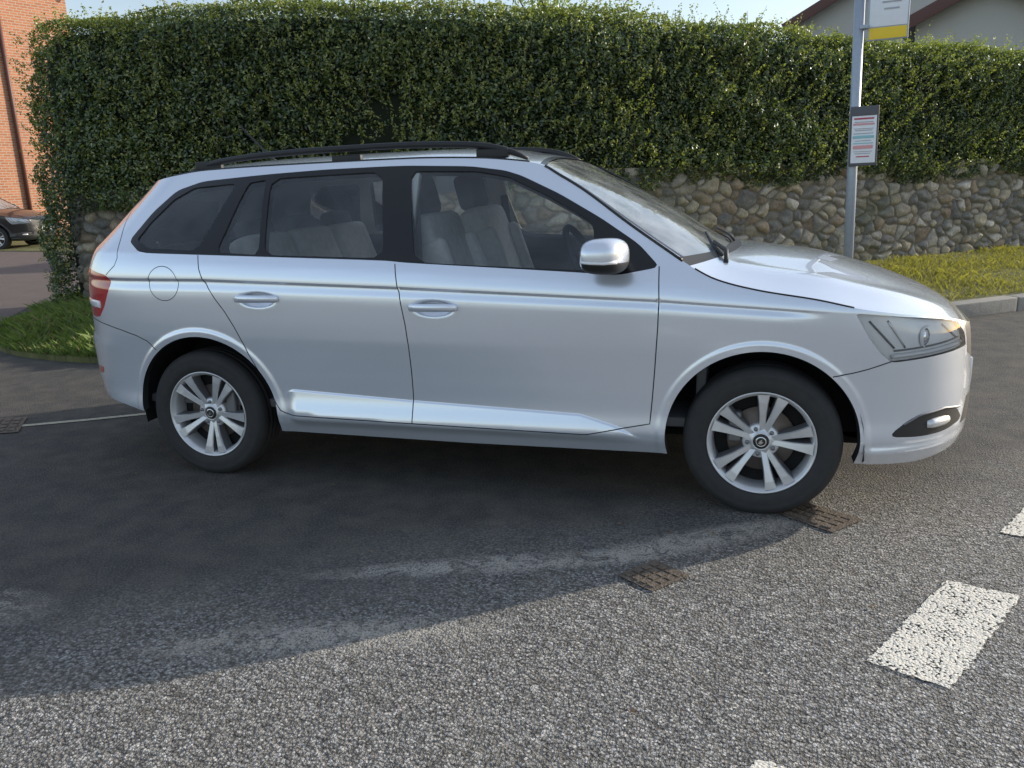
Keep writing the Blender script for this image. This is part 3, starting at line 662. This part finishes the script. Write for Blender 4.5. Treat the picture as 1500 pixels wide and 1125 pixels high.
iron("manhole_cover",[(1.30,-.80),(1.42,-.67),(1.62,-.80),(1.50,-.95)],M['iron'])
iron("drain_grate",[(-3.25,-.25),(-3.02,-.16),(-2.80,-.44),(-3.05,-.55)],M['iron'])
M['joint']=simple("pale_joint",(.46,.42,.32),rough=.9,var=.5,vscale=50)
jp=[(-2.95,-.33),(-2.6,-.13),(-2.31,.055),(-1.9,.26),(-1.2,.5)]
flat("road_joint",[(x,y) for x,y in jp]+[(x+.010,y-.045) for x,y in jp[::-1]],.004,M['joint'])
def drive():
    m,nt,b=newmat("red_tarmac");tc=nt.nodes.new("ShaderNodeTexCoord");v=tc.outputs["Object"]
    lk(nt,mixc(nt,noise(nt,v,3,6,.7,0,'2D'),(.10,.078,.072),(.18,.135,.12)),b.inputs["Base Color"]);b.inputs["Roughness"].default_value=.9
    bp=nt.nodes.new("ShaderNodeBump");bp.inputs["Strength"].default_value=.5;bp.inputs["Distance"].default_value=.01
    lk(nt,noise(nt,v,70,3,.6,0,'2D'),bp.inputs["Height"]);lk(nt,bp.outputs[0],b.inputs["Normal"]);return m
M['drive']=drive()
flat("driveway",[(-5.7,1.6),(-6.1,2.3),(-7.4,4.3),(-9.5,8.0),(-11.5,11.0),(-40,16),(-40,5),(-14,3.0)],.004,M['drive'])
def grassmat(name,c1,c2):
    m,nt,b=newmat(name);tc=nt.nodes.new("ShaderNodeTexCoord");v=tc.outputs["Object"]
    f=noise(nt,v,5,5,.7,0,'2D')
    lk(nt,mixc(nt,ramp(nt,f,[(.3,0.),(.7,1.)]),c1,c2),b.inputs["Base Color"]);b.inputs["Roughness"].default_value=.9
    bp=nt.nodes.new("ShaderNodeBump");bp.inputs["Strength"].default_value=.8;bp.inputs["Distance"].default_value=.03
    lk(nt,noise(nt,v,40,4,.7,0,'2D'),bp.inputs["Height"]);lk(nt,bp.outputs[0],b.inputs["Normal"]);return m
M['soil']=grassmat("verge_turf",(.09,.10,.035),(.20,.19,.07))
KB=[(14,13.02),(9,8.97),(3.2,4.27),(1.9,3.25),(.6,2.42),(-1.0,1.78),(-2.5,1.36),(-3.8,1.20),(-4.9,1.42),(-5.6,1.95),(-6.15,2.7),(-6.6,3.6),(-6.9,4.6)]
kb=np.array(chaikin(KB,False,2))
path0=[(15,17.95),(12,15.39),(3,7.71),(.2,5.32),(-.6,4.72),(-1.6,4.30),(-3.2,3.92),(-5.3,3.45)]
def kz(x):return np.interp(x,[-6.9,-4.5,-2,0,1],[.03,.04,.07,.11,.12])
poly=[tuple(p) for p in kb]+[(-5.5,6.0),(-1,7.5),(12,18),(15,19)]
def dist_poly(P,L):
    L=np.array(L);best=np.full(len(P),1e9)
    for a,b in zip(L[:-1],L[1:]):
        ab=b-a;t=np.clip(((P-a)@ab)/(ab@ab),0,1);d=np.linalg.norm(P-(a+t[:,None]*ab),axis=1);best=np.minimum(best,d)
    return best
def vergez(P):
    d=dist_poly(P,kb);x=P[:,0];return kz(x)+np.clip(d/1.6,0,1)*np.interp(x,[-6,-4,-1,1],[.13,.16,.1,.03])
g=np.array([(x,y) for x in np.arange(-7,15,.25) for y in np.arange(1,19,.25)]);g=g[inpoly(g,poly)&(dist_poly(g,poly+[poly[0]])>.08)]
R=delaunay_2d_cdt([Vector(p) for p in poly]+[Vector(p) for p in g.tolist()],[(i,(i+1)%len(poly)) for i in range(len(poly))],[],1,1e-4,False)
vv=np.array([tuple(v) for v in R[0]]);vz=vergez(vv)
mk("grass_verge",np.c_[vv,vz],[f for f in R[2]],M['soil'])
flat("far_lawn",[(-11.8,11.2),(-10.5,9.3),(-9.2,9.0),(-9,16),(-40,24),(-40,16.4)],.008,M['soil'])
sk=[(x,y,float(kz(x))) for x,y in kb]+[(x,y,-.02) for x,y in kb]
nk=len(kb);mk("verge_edge",sk,[(i,i+1,nk+i+1,nk+i) for i in range(nk-1)],M['soil'],smooth=False)
M['kerb']=simple("kerb_stone",(.32,.30,.27),rough=.85,var=.3,vscale=15,bump=.4,bscale=90)
ke=empty("kerb")
seg=kb[kb[:,0]>.2][::-1];sl=np.concatenate([[0],np.cumsum(np.linalg.norm(np.diff(seg,axis=0),axis=1))])
s=0
while s<sl[-1]-.9:
    a=np.array([np.interp(s+.006,sl,seg[:,0]),np.interp(s+.006,sl,seg[:,1])]);b=np.array([np.interp(s+.9,sl,seg[:,0]),np.interp(s+.9,sl,seg[:,1])])
    c=(a+b)/2;d=b-a;L_=np.linalg.norm(d);an=math.atan2(d[1],d[0]);nrm=np.array([d[1],-d[0]])/L_
    box("kerb_stone",(c[0]+nrm[0]*.05,c[1]+nrm[1]*.05,.062+rng.normal(0,.003)),(L_,.14,.135),M['kerb'],ke,.014,rot=(0,0,an))
    s+=.91
def leafmat(name,rough=.5,tr=.25,gl=.06):
    m=bpy.data.materials.new(name);m.use_nodes=True;nt=m.node_tree;nt.nodes.clear();out=nt.nodes.new("ShaderNodeOutputMaterial")
    at=nt.nodes.new("ShaderNodeAttribute");at.attribute_name='Col'
    d=nt.nodes.new("ShaderNodeBsdfDiffuse");lk(nt,at.outputs["Color"],d.inputs[0])
    g=nt.nodes.new("ShaderNodeBsdfGlossy");g.inputs["Roughness"].default_value=rough;g.inputs[0].default_value=(.9,.95,1,1)
    t=nt.nodes.new("ShaderNodeBsdfTranslucent");mx=nt.nodes.new("ShaderNodeMixShader");mx.inputs[0].default_value=tr
    mu=nt.nodes.new("ShaderNodeMix");mu.data_type='RGBA';mu.blend_type='MULTIPLY';mu.inputs[0].default_value=1;mu.inputs[7].default_value=(1.5,1.7,.6,1)
    lk(nt,at.outputs["Color"],mu.inputs[6]);lk(nt,mu.outputs[2],t.inputs[0])
    lk(nt,d.outputs[0],mx.inputs[1]);lk(nt,t.outputs[0],mx.inputs[2])
    m2=nt.nodes.new("ShaderNodeMixShader");m2.inputs[0].default_value=gl
    lk(nt,mx.outputs[0],m2.inputs[1]);lk(nt,g.outputs[0],m2.inputs[2]);lk(nt,m2.outputs[0],out.inputs[0]);return m
M['leaf']=leafmat("privet_leaf",.40,.32,.07);M['blade']=leafmat("grass_blade",.6,.35,.03)
def leaves(P,Nrm,L,W,colr,spread=.9):
    n=len(P);u=rng.normal(size=(n,3));nn=Nrm+rng.normal(size=(n,3))*spread;nn/=np.linalg.norm(nn,axis=1)[:,None]
    u-=nn*(u*nn).sum(1)[:,None];u/=np.linalg.norm(u,axis=1)[:,None];v=np.cross(nn,u)
    L=L[:,None];W=W[:,None]
    V=np.stack([P-u*L*.5,P+v*W*.5+nn*W*.15-u*L*.05,P+u*L*.5-nn*L*.08,P-v*W*.5+nn*W*.15-u*L*.05],1).reshape(-1,3)
    return V,np.repeat(np.c_[colr,np.ones(n)],4,axis=0)
# ------------------------------------------------------------------ hedge
pth=chaikin(path0,False,2)+[(-5.75,3.42),(-6.05,3.50),(-6.28,3.72),(-6.36,4.05),(-6.25,4.4),(-5.9,4.68),(-5.3,4.80),(-3.0,5.3)]
pth=np.array(pth);ps=np.concatenate([[0],np.cumsum(np.linalg.norm(np.diff(pth,axis=0),axis=1))]);PL=ps[-1]
sC=ps[len(pth)-8]
def pathpt(s):
    x=np.interp(s,ps,pth[:,0]);y=np.interp(s,ps,pth[:,1]);e=.15
    dx=np.interp(s+e,ps,pth[:,0])-np.interp(s-e,ps,pth[:,0]);dy=np.interp(s+e,ps,pth[:,1])-np.interp(s-e,ps,pth[:,1])
    l=np.hypot(dx,dy)+1e-9;return np.stack([x,y],1),np.stack([-dy/l,dx/l],1)
FR=[(rng.normal(size=2)*k,rng.uniform(0,6.28)) for k in(.8,1.2,2,3,4.5,6,9,13) for _ in range(3)]
def lump(a,b,lo=0,hi=24):
    o=0
    for i,(k_,ph) in enumerate(FR[lo:hi]):o=o+np.sin(a*k_[0]+b*k_[1]+ph)/(1+.6*(i//3))
    return o/4
def ztop(x,s):return np.interp(x,[-6.3,-5.8,-4.5,-2,-.5,1.1,4,6,8,15],[2.80,2.98,3.05,2.98,2.88,2.76,2.66,2.60,2.58,2.56])+.06*lump(s*1.4,0*s)
def zlow(x,s):
    z=1.12+.09*lump(s*1.7,0*s+3);return np.where(s>sC+.15,.12,np.interp(s-sC,[-.05,.15],[0,1])*(.12-z)+z)
def facept(n,smin,smax):
    s=rng.uniform(smin,smax,n);p,nr=pathpt(s);zt=ztop(p[:,0],s);zl=zlow(p[:,0],s)
    z=zl+(zt-zl)*rng.uniform(0,1,n)
    f=(zt-z)
    out=.13+.14*lump(s,z)+.11*lump(s*3,z*3,9)-.22*np.clip(1-f/.30,0,1)**2-.10*np.clip(1-(z-zl)/.22,0,1)
    dep=rng.exponential(.065,n);dep=np.where(dep>.26,rng.uniform(0,.26,n),dep)
    q=p+nr*(out-dep)[:,None]
    N3=np.c_[nr,.55+np.clip(1-f/.3,0,1)*1.5]
    return np.c_[q,z],N3,dep,s,z
smin=ps[np.argmin(abs(pth[:,0]-11))]
Vs=[];Cs=[]
n1=240000
P,Nm,dep,s,z=facept(n1,smin,PL)
cl=lump(s*1.3,z*1.3);cl2=lump(s*3,z*3,9)
t=rng.uniform(0,1,n1)
g1=np.array([.048,.080,.024]);g2=np.array([.130,.178,.044]);g3=np.array([.36,.36,.09])
c=g1+(g2-g1)*np.clip(t+.35*cl+.35*cl2,0,1)[:,None]
yl=rng.uniform(0,1,n1)<(.10+.14*np.clip(cl,0,1));c[yl]=g3*rng.uniform(.7,1.2,(yl.sum(),1))
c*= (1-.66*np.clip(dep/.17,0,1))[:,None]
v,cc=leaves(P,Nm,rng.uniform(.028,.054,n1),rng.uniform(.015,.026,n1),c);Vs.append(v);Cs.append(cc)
n2=55000
s=rng.uniform(smin,sC+1.0,n2);p,nr=pathpt(s);u=rng.uniform(0,1,n2)**1.3*1.25
zt=ztop(p[:,0],s);q=p-nr*(u-.05)[:,None];zz=zt+.06*lump(s*2,u*3)+.03-rng.exponential(.03,n2)
t=rng.uniform(0,1,n2);c=g2+(g3-g2)*(t**1.5)[:,None]
v,cc=leaves(np.c_[q,zz],np.tile([0,0,1.],(n2,1)),rng.uniform(.026,.048,n2),rng.uniform(.014,.023,n2),c);Vs.append(v);Cs.append(cc)
ns=2200
s=rng.uniform(smin,sC+1.0,ns);p,nr=pathpt(s);u=rng.uniform(-.05,.9,ns);zt=ztop(p[:,0],s);base=np.c_[p-nr*u[:,None],zt]
hh=rng.exponential(.06,ns)+.03;hh=np.clip(hh,0,.28);tilt=rng.normal(0,.35,(ns,3));tilt[:,2]=1
ns2=4000;s2=rng.uniform(smin,sC+1.2,ns2);p2,nr2=pathpt(s2);zt2=ztop(p2[:,0],s2);zl2=zlow(p2[:,0],s2);z2=zl2+(zt2-zl2)*rng.uniform(.05,1,ns2)
base=np.vstack([base,np.c_[p2+nr2*.12,z2]]);hh=np.r_[hh,rng.uniform(.06,.20,ns2)];t2=np.c_[nr2,np.full(ns2,.7)]+rng.normal(0,.3,(ns2,3));tilt=np.vstack([tilt,t2])
tilt/=np.linalg.norm(tilt,axis=1)[:,None]
Pp=[];Nn=[]
for k in range(12):
    f=(k+1)/12;Pp.append(base+tilt*(hh*f)[:,None]+rng.normal(0,.010,base.shape));Nn.append(tilt*.3+rng.normal(0,1,base.shape))
Pp=np.vstack(Pp);Nn=np.vstack(Nn);n3=len(Pp);c=(g2+(g3*1.05-g2)*rng.uniform(0,1,(n3,1)))
v,cc=leaves(Pp,Nn,rng.uniform(.022,.040,n3),rng.uniform(.011,.019,n3),c,.3);Vs.append(v);Cs.append(cc)
hedge=empty("hedge")
bigquads("hedge_leaves",np.vstack(Vs),M['leaf'],np.vstack(Cs),hedge)
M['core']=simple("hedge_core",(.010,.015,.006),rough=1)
ss=np.linspace(0,PL,170);p,nr=pathpt(ss);zt=ztop(p[:,0],ss)-.10;zl=zlow(p[:,0],ss)+.02
V=[]
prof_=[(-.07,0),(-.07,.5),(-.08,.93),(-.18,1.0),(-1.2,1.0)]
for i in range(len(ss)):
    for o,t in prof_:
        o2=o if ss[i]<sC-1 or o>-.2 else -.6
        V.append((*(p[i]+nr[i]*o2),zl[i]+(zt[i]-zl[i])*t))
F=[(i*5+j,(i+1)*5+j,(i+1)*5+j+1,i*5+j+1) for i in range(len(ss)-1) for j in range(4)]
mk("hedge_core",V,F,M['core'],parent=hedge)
M['twig']=simple("twig",(.16,.12,.075),.9)
for k in range(80):
    s_=np.array([rng.uniform(smin,sC+.5)]);p_,n_=pathpt(s_);z_=float(ztop(p_[:,0],s_)[0])
    zb_=z_-.15 if k%2 else rng.uniform(1.4,2.6);b0=np.r_[p_[0]-n_[0]*(.2 if k%2 else -.05),zb_];d=rng.normal(0,.25,3);d[2]=.9;d[:2]+=n_[0]*(.0 if k%2 else .8)
    l=rng.uniform(.18,.42);tube("twig",[b0,b0+d*l*.5,b0+d*l+rng.normal(0,.02,3)],[.003,.0025,.0015],M['twig'],hedge,n=4)
# ------------------------------------------------------------------ stone wall
def wallmesh():
    s0=smin;s1=sC+.15;ds=.0125;S=np.arange(s0,s1,ds);Z=np.arange(0,1.24,.0125)
    SS,ZZ=np.meshgrid(S,Z,indexing='ij');a=SS.ravel();b=ZZ.ravel()
    wa=a+.05*lump(a*3,b*3,6);wb=b+.035*lump(a*3+9,b*3,6)
    sx,sz=.185,.12;ci_=np.floor(wa/sx).astype(int);cj=np.floor(wb/sz).astype(int)
    def h(i,j,k):
        v=np.sin(i*127.1+j*311.7+k*74.7)*43758.5453;return v-np.floor(v)
    f1=np.full(len(a),9.);f2=np.full(len(a),9.);idi=np.zeros(len(a),int);idj=np.zeros(len(a),int)
    for di in(-1,0,1):
        for dj in(-1,0,1):
            i=ci_+di;j=cj+dj
            px=(i+.05+.9*h(i,j,1)+.5*(j%2))*sx;pz=(j+.1+.8*h(i,j,2))*sz
            w=.6+.9*h(i,j,5)
            d=np.hypot((wa-px)/sx,(wb-pz)/sz*.95)/w
            new=d<f1;f2=np.where(new,f1,np.minimum(f2,d));idi=np.where(new,i,idi);idj=np.where(new,j,idj);f1=np.where(new,d,f1)
    e=f2-f1;dome=np.sqrt(np.clip(e/.5,0,1))
    r=h(idi,idj,3);r2=h(idi,idj,4)
    H=dome*(.035+.045*r)+.008*lump(a*14,b*14,9)*dome
    p,nr=pathpt(a);q=p+nr*(H-.03)[:,None]
    zg=vergez(p)
    zz=zg-.05+b
    V=np.c_[q,zz]
    pal=np.array([(.31,.285,.25),(.42,.37,.30),(.24,.23,.21),(.48,.41,.30),(.36,.28,.20),(.55,.50,.43)])
    col=pal[(r2*5.999).astype(int)]*(.75+.5*r)[:,None]
    col=col*(.8+.25*lump(a*20,b*20,9))[:,None]
    mort=np.array([.20,.175,.14]);m=np.clip((e-.05)/.12,0,1)[:,None];col=mort*(1-m)+col*m
    ms=np.clip(lump(a*2.2+4,b*3)+.1,0,1)[:,None]*.45;col=col*(1-ms)+np.array([.11,.125,.055])*ms
    nz_=len(Z);ns_=len(S);idx=np.arange(ns_*nz_).reshape(ns_,nz_)
    F=np.stack([idx[:-1,:-1],idx[1:,:-1],idx[1:,1:],idx[:-1,1:]],-1).reshape(-1,4)
    me=bpy.data.meshes.new("stone_wall");me.vertices.add(len(V));me.vertices.foreach_set('co',V.astype(np.float32).ravel())
    me.loops.add(F.size);me.loops.foreach_set('vertex_index',F.astype(np.int32).ravel());me.polygons.add(len(F));me.polygons.foreach_set('loop_start',np.arange(0,F.size,4,dtype=np.int32));me.polygons.foreach_set('use_smooth',np.ones(len(F),bool));me.update(calc_edges=True)
    ca=me.color_attributes.new('Col','FLOAT_COLOR','POINT');ca.data.foreach_set('color',np.c_[np.clip(col,.01,1),np.ones(len(V))].astype(np.float32).ravel())
    m_,nt,bb=newmat("cobble_stone");at=nt.nodes.new("ShaderNodeAttribute");at.attribute_name='Col';tc=nt.nodes.new("ShaderNodeTexCoord")
    nn=noise(nt,tc.outputs["Object"],60,3,.7)
    lk(nt,mulc(nt,at.outputs["Color"],ramp(nt,nn,[(.3,.7),(.7,1.25)])),bb.inputs["Base Color"])
    bb.inputs["Roughness"].default_value=.85
    bp=nt.nodes.new("ShaderNodeBump");bp.inputs["Strength"].default_value=.5;bp.inputs["Distance"].default_value=.01;lk(nt,nn,bp.inputs["Height"]);lk(nt,bp.outputs[0],bb.inputs["Normal"])
    me.materials.append(m_);w=empty("stone_wall");o=bpy.data.objects.new("wall_face",me);COL.objects.link(o);o.parent=w
    ss=np.linspace(s0,s1,80);p,nr=pathpt(ss);V=[]
    for i in range(80):
        for o_,z_ in((-.04,1.2),(-.45,1.2),(-.45,0)):V.append((*(p[i]+nr[i]*o_),z_))
    mk("wall_body",V,[(i*3+j,(i+1)*3+j,(i+1)*3+j+1,i*3+j+1) for i in range(79) for j in range(2)],simple("wall_core",(.14,.13,.115),.9,var=.3),parent=w,smooth=False)
wallmesh()
def blades(n,poly,hm,name,lo,hi):
    P=[];bb=np.array(poly);tot=0
    while tot<n:
        q=np.c_[rng.uniform(bb[:,0].min(),bb[:,0].max(),n),rng.uniform(bb[:,1].min(),bb[:,1].max(),n)]
        q=q[inpoly(q,poly)];P.append(q);tot+=len(q)
    P=np.vstack(P)[:n];z=vergez(P);h=np.clip(rng.gamma(4,hm/4,n),0,hm*1.9)*(.6+.8*np.clip(lump(P[:,0]*2.5,P[:,1]*2.5)+.5,0,1))
    a=rng.uniform(0,6.28,n);w=rng.uniform(.0025,.005,n);lean=rng.normal(0,.5,(n,2))*h[:,None]
    dx=np.c_[np.cos(a)*w,np.sin(a)*w,0*a];b=np.c_[P,z-.005];m=b+np.c_[lean*.35,h*.6];t=b+np.c_[lean,h]
    V=np.stack([b-dx,b+dx,m+dx*.7,t],1).reshape(-1,3)
    c=np.array(lo)+(np.array(hi)-np.array(lo))*rng.uniform(0,1,(n,1));dr=rng.uniform(0,1,n)<.15;c[dr]=np.array([.26,.22,.11])*rng.uniform(.6,1.1,(dr.sum(),1))
    return bigquads(name,V,M['blade'],np.repeat(np.c_[c,np.ones(n)],4,axis=0))
gl_=[tuple(p) for p in kb if p[0]<-2.5]+[(-6.2,4.0),(-5.3,3.5),(-2.5,4.0)]
blades(60000,gl_,.06,"grass",(.10,.155,.035),(.20,.26,.07))
gr_=[(2,3.45),(3.2,4.40),(9,9.1),(10.5,10.3),(10.5,13.9),(3,7.6),(1.4,6.2)]
blades(70000,gr_,.03,"grass",(.20,.19,.05),(.36,.31,.10))
nl=70;P=np.c_[rng.uniform(-3.5,3.5,nl),rng.uniform(-2.8,3,nl),np.full(nl,.008)]
v,cc=leaves(P,np.tile([0,0,1.],(nl,1)),rng.uniform(.012,.026,nl),rng.uniform(.008,.016,nl),np.array([.25,.14,.06])*rng.uniform(.5,1.3,(nl,1)),.15)
bigquads("fallen_leaves",v,M['leaf'],cc)
# ------------------------------------------------------------------ bus stop
M['pole']=simple("grey_pole",(.40,.45,.52),rough=.45,metal=.3,var=.12,vscale=30)
M['signw']=simple("sign_white",(.84,.86,.89),rough=.4,var=.05);M['signy']=simple("sign_yellow",(.90,.62,.03),rough=.4)
M['signg']=simple("sign_grey",(.42,.43,.46),rough=.4);M['sp']=simple("sign_pink",(.72,.36,.38),.5);M['sb']=simple("sign_teal",(.30,.58,.62),.5);M['sr']=simple("sign_red",(.50,.05,.08),.5);M['sd']=simple("sign_text",(.10,.10,.11),.5)
bs=empty("bus_stop_sign",(1.95,3.66,.10));bs.rotation_euler=(0,math.radians(-.9),math.radians(-5))
tube("pole",[(0,0,-.1),(0,0,1.3),(0,0,2.62)],.040,M['pole'],bs,n=28)
v,f=revolve([(.043,-.012),(.043,.012),(.0005,.016)],28);mk("pole_cap",[(x,z,y+2.615) for x,y,z in v],f,M['pole'],parent=bs)
box("flag_frame",(.215,0,2.42),(.30,.022,.50),M['pole'],bs,.006)
box("flag_panel",(.215,-.013,2.465),(.275,.006,.385),M['signw'],bs,.002)
box("flag_band",(.215,-.013,2.222),(.275,.006,.085),M['signy'],bs,.002)
box("flag_symbol",(.17,-.018,2.57),(.10,.004,.10),M['signg'],bs,.001)
for i in range(3):box("flag_text",(.235,-.018,2.50-i*.05),(.17-.03*i,.004,.012),M['signg'],bs,.001)
for z_ in(2.28,2.60):box("clamp",(.04,0,z_),(.07,.095,.03),M['pole'],bs,.004)
box("timetable_frame",(.075,-.05,1.44),(.215,.03,.47),M['sd'],bs,.008)
box("timetable_panel",(.075,-.068,1.435),(.185,.006,.41),M['signw'],bs,.002)
box("timetable_header",(.075,-.073,1.62),(.185,.004,.04),M['sd'],bs,.001)
for zz_,mm,h_,w_ in((1.578,'sr',.012,.15),(1.552,'signg',.006,.14),(1.535,'sp',.014,.16),(1.500,'signg',.005,.15),(1.487,'signg',.005,.13),(1.462,'signg',.006,.15),(1.435,'sb',.022,.16),(1.405,'signg',.005,.12),(1.385,'sb',.008,.15),(1.355,'sp',.028,.15),(1.32,'signg',.005,.14),(1.305,'signg',.005,.12),(1.28,'sr',.008,.10)):
    box("timetable_row",(.072,-.073,zz_),(w_,.004,h_),M[mm],bs,.001)
for z_ in(1.30,1.58):box("bracket",(.02,-.01,z_),(.10,.09,.02),M['pole'],bs,.003)
# ------------------------------------------------------------------ houses
def brick():
    m,nt,b=newmat("orange_brick");tc=nt.nodes.new("ShaderNodeTexCoord");mp=nt.nodes.new("ShaderNodeMapping");mp.inputs["Rotation"].default_value=(math.radians(90),0,0)
    lk(nt,tc.outputs["Object"],mp.inputs[0]);br=nt.nodes.new("ShaderNodeTexBrick");lk(nt,mp.outputs[0],br.inputs["Vector"])
    br.inputs["Color1"].default_value=(.50,.20,.10,1);br.inputs["Color2"].default_value=(.38,.145,.075,1);br.inputs["Mortar"].default_value=(.42,.36,.29,1)
    br.inputs["Scale"].default_value=1;br.inputs["Brick Width"].default_value=.225;br.inputs["Row Height"].default_value=.075;br.inputs["Mortar Size"].default_value=.01
    lk(nt,br.outputs[0],b.inputs["Base Color"]);b.inputs["Roughness"].default_value=.9;return m
M['brick']=brick();M['slate']=simple("slate_roof",(.20,.195,.21),.7,var=.3,vscale=8);M['render']=simple("pebbledash",(.58,.56,.51),.95,var=.12,vscale=60,bump=.6,bscale=120)
M['fascia']=simple("brown_fascia",(.12,.05,.04),.5);M['wglass']=simple("house_window",(.03,.035,.04),.08);M['frame']=simple("white_frame",(.7,.7,.7),.4)
def house(name,loc,rotz,w,d,h,rh,wallm,ch=True,win=(-.25,.25)):
    e=empty(name,loc);e.rotation_euler=(0,0,rotz)
    V=[(-w/2,-d/2,0),(w/2,-d/2,0),(w/2,d/2,0),(-w/2,d/2,0),(-w/2,-d/2,h),(w/2,-d/2,h),(w/2,d/2,h),(-w/2,d/2,h),(0,-d/2,h+rh),(0,d/2,h+rh)]
    mk("walls",V,[(0,1,5,8,4),(1,2,6,5),(2,3,7,9,6),(3,0,4,7)],wallm,parent=e,smooth=False)
    o=.35;sl=rh/(w/2)
    for sg in(-1,1):
        a=(sg*(w/2+o),-d/2-o,h-o*sl+.06);b=(0,-d/2-o,h+rh+.06);c=(0,d/2+o,h+rh+.06);dd=(sg*(w/2+o),d/2+o,h-o*sl+.06)
        V=[a,b,c,dd]+[(x,y,z+.10) for x,y,z in(a,b,c,dd)]
        mk("roof",V,[(0,1,2,3),(4,5,6,7),(0,1,5,4),(1,2,6,5),(2,3,7,6),(3,0,4,7)],M['slate'],parent=e,smooth=False)
        L_=math.hypot(w/2+o,rh+o*sl);an=math.atan2(rh+o*sl,w/2+o)
        box("bargeboard",(sg*(w/2+o)/2,-d/2-o-.03,h+rh-(rh+o*sl)/2+.02),(L_,.05,.24),M['fascia'],e,.004,rot=(0,sg*an,0))
    for x in[q*w for q in win]:
        for z in(1.5,h-1.4):
            box("window_frame",(x,-d/2-.02,z),(1.2,.06,1.2),M['frame'],e,.01);box("window_glass",(x,-d/2-.055,z),(1.05,.02,1.05),M['wglass'],e,.003)
    if ch:box("chimney",(w*.1,d*.25,h+rh+.2),(.8,.8,1.5),wallm,e,.01)
    px=w/2-.35 if len(win)>1 else w/2-2.2
    tube("drainpipe",[(px,-d/2-.06,0),(px,-d/2-.06,h)],.06,M['fascia'],e,n=8)
    return e
house("rendered_house",(6.0,24.6,0),math.radians(-9),6.7,8,5.05,1.75,M['render'])
ph=house("rendered_house",(5.9,18.2,0),math.radians(-12),2.6,3,4.25,.62,M['render'],False)
box("finial",(0,-1.88,5.05),(.07,.07,.35),M['fascia'],ph,.01)
house("brick_house",(-25.2,15.9,0),math.radians(75),9,9,7.5,3,M['brick'],True,(-.35,))
def shrub(name,x,y,z0,z1,rad,n):
    e=empty(name,(0,0,0));M.setdefault('bark',simple("bark",(.10,.075,.055),.95,bump=.5))
    tube("trunk",[(x,y,0),(x+.05,y,z0*.6),(x,y+.05,z0+.2)],[.09,.07,.04],M['bark'],e)
    P=[];
    for k in range(16):
        a=rng.uniform(0,6.28);r=rad*rng.uniform(.3,1);tip=np.array([x+r*math.cos(a),y+r*math.sin(a),rng.uniform(z0+.3,z1)]);b0=np.array([x,y,z0])
        tube("limb",[b0,(b0+tip)/2+rng.normal(0,.05,3),tip],[.03,.018,.006],M['bark'],e,n=6)
        m=n//16;t=rng.uniform(.35,1.05,m)[:,None];P.append(b0+(tip-b0)*t+rng.normal(0,.13,(m,3)))
    P=np.vstack(P);m=len(P);c=np.array([.15,.21,.03])+rng.uniform(0,1,(m,1))*np.array([.16,.14,.02])
    v,cc=leaves(P,rng.normal(size=(m,3)),rng.uniform(.04,.08,m),rng.uniform(.02,.04,m),c);bigquads("leaves",v,M['leaf'],cc,e)
shrub("garden_tree",-1.35,8.1,2.4,3.85,1.0,5000)
# ------------------------------------------------------------------ light, sky, camera
SUN_AZ=math.radians(37.3);SUN_EL=math.radians(17.3)
sd=Vector((math.cos(SUN_EL)*math.cos(SUN_AZ),math.cos(SUN_EL)*math.sin(SUN_AZ),math.sin(SUN_EL)))
L_=bpy.data.lights.new("sun",'SUN');L_.energy=5;L_.angle=math.radians(.5);L_.color=(1,.91,.77)
so=bpy.data.objects.new("sun",L_);COL.objects.link(so);so.rotation_euler=sd.to_track_quat('Z','Y').to_euler();so.location=(10,8,6)
w=bpy.data.worlds.new("World");scene.world=w;w.use_nodes=True;nt=w.node_tree;bg=nt.nodes["Background"]
sky=nt.nodes.new("ShaderNodeTexSky");sky.sky_type='NISHITA';sky.sun_disc=False;sky.sun_elevation=SUN_EL;sky.sun_rotation=math.pi/2-SUN_AZ
sky.dust_density=1.0;sky.air_density=1.0;sky.ozone_density=1.0
tc=nt.nodes.new("ShaderNodeTexCoord");mp=nt.nodes.new("ShaderNodeMapping");mp.inputs["Scale"].default_value=(1,1,3);nt.links.new(tc.outputs["Generated"],mp.inputs[0])
hz=ramp(nt,noise(nt,mp.outputs[0],2.2,4,.6,.6),[(.3,.5),(.7,1.)])
hc=nt.nodes.new("ShaderNodeMix");hc.data_type='RGBA';hc.blend_type='MULTIPLY';hc.inputs[0].default_value=1;hc.inputs[7].default_value=(2.1,2.25,2.5,1);nt.links.new(hz,hc.inputs[6])
ad=nt.nodes.new("ShaderNodeMix");ad.data_type='RGBA';ad.blend_type='ADD';ad.inputs[0].default_value=1;nt.links.new(sky.outputs[0],ad.inputs[6]);nt.links.new(hc.outputs[2],ad.inputs[7])
nt.links.new(ad.outputs[2],bg.inputs[0]);bg.inputs[1].default_value=.15
scene.view_settings.view_transform='Standard';scene.view_settings.look='None';scene.view_settings.exposure=0
yaw,pit,rol=-.2888,.2435,-.0348
f=np.array([math.sin(yaw)*math.cos(pit),math.cos(yaw)*math.cos(pit),-math.sin(pit)])
r0=np.cross(f,[0,0,1]);r0/=np.linalg.norm(r0);u0=np.cross(r0,f)
r=r0*math.cos(rol)+u0*math.sin(rol);u=-r0*math.sin(rol)+u0*math.cos(rol)
cd=bpy.data.cameras.new("camera");cd.sensor_width=36;cd.lens=36*1221.26/1500;cd.clip_end=1500;cd.clip_start=.05
cam=bpy.data.objects.new("camera",cd);COL.objects.link(cam)
cam.matrix_world=Matrix(((r[0],u[0],-f[0],1.1936),(r[1],u[1],-f[1],-4.0044),(r[2],u[2],-f[2],1.3174),(0,0,0,1)))
scene.camera=cam
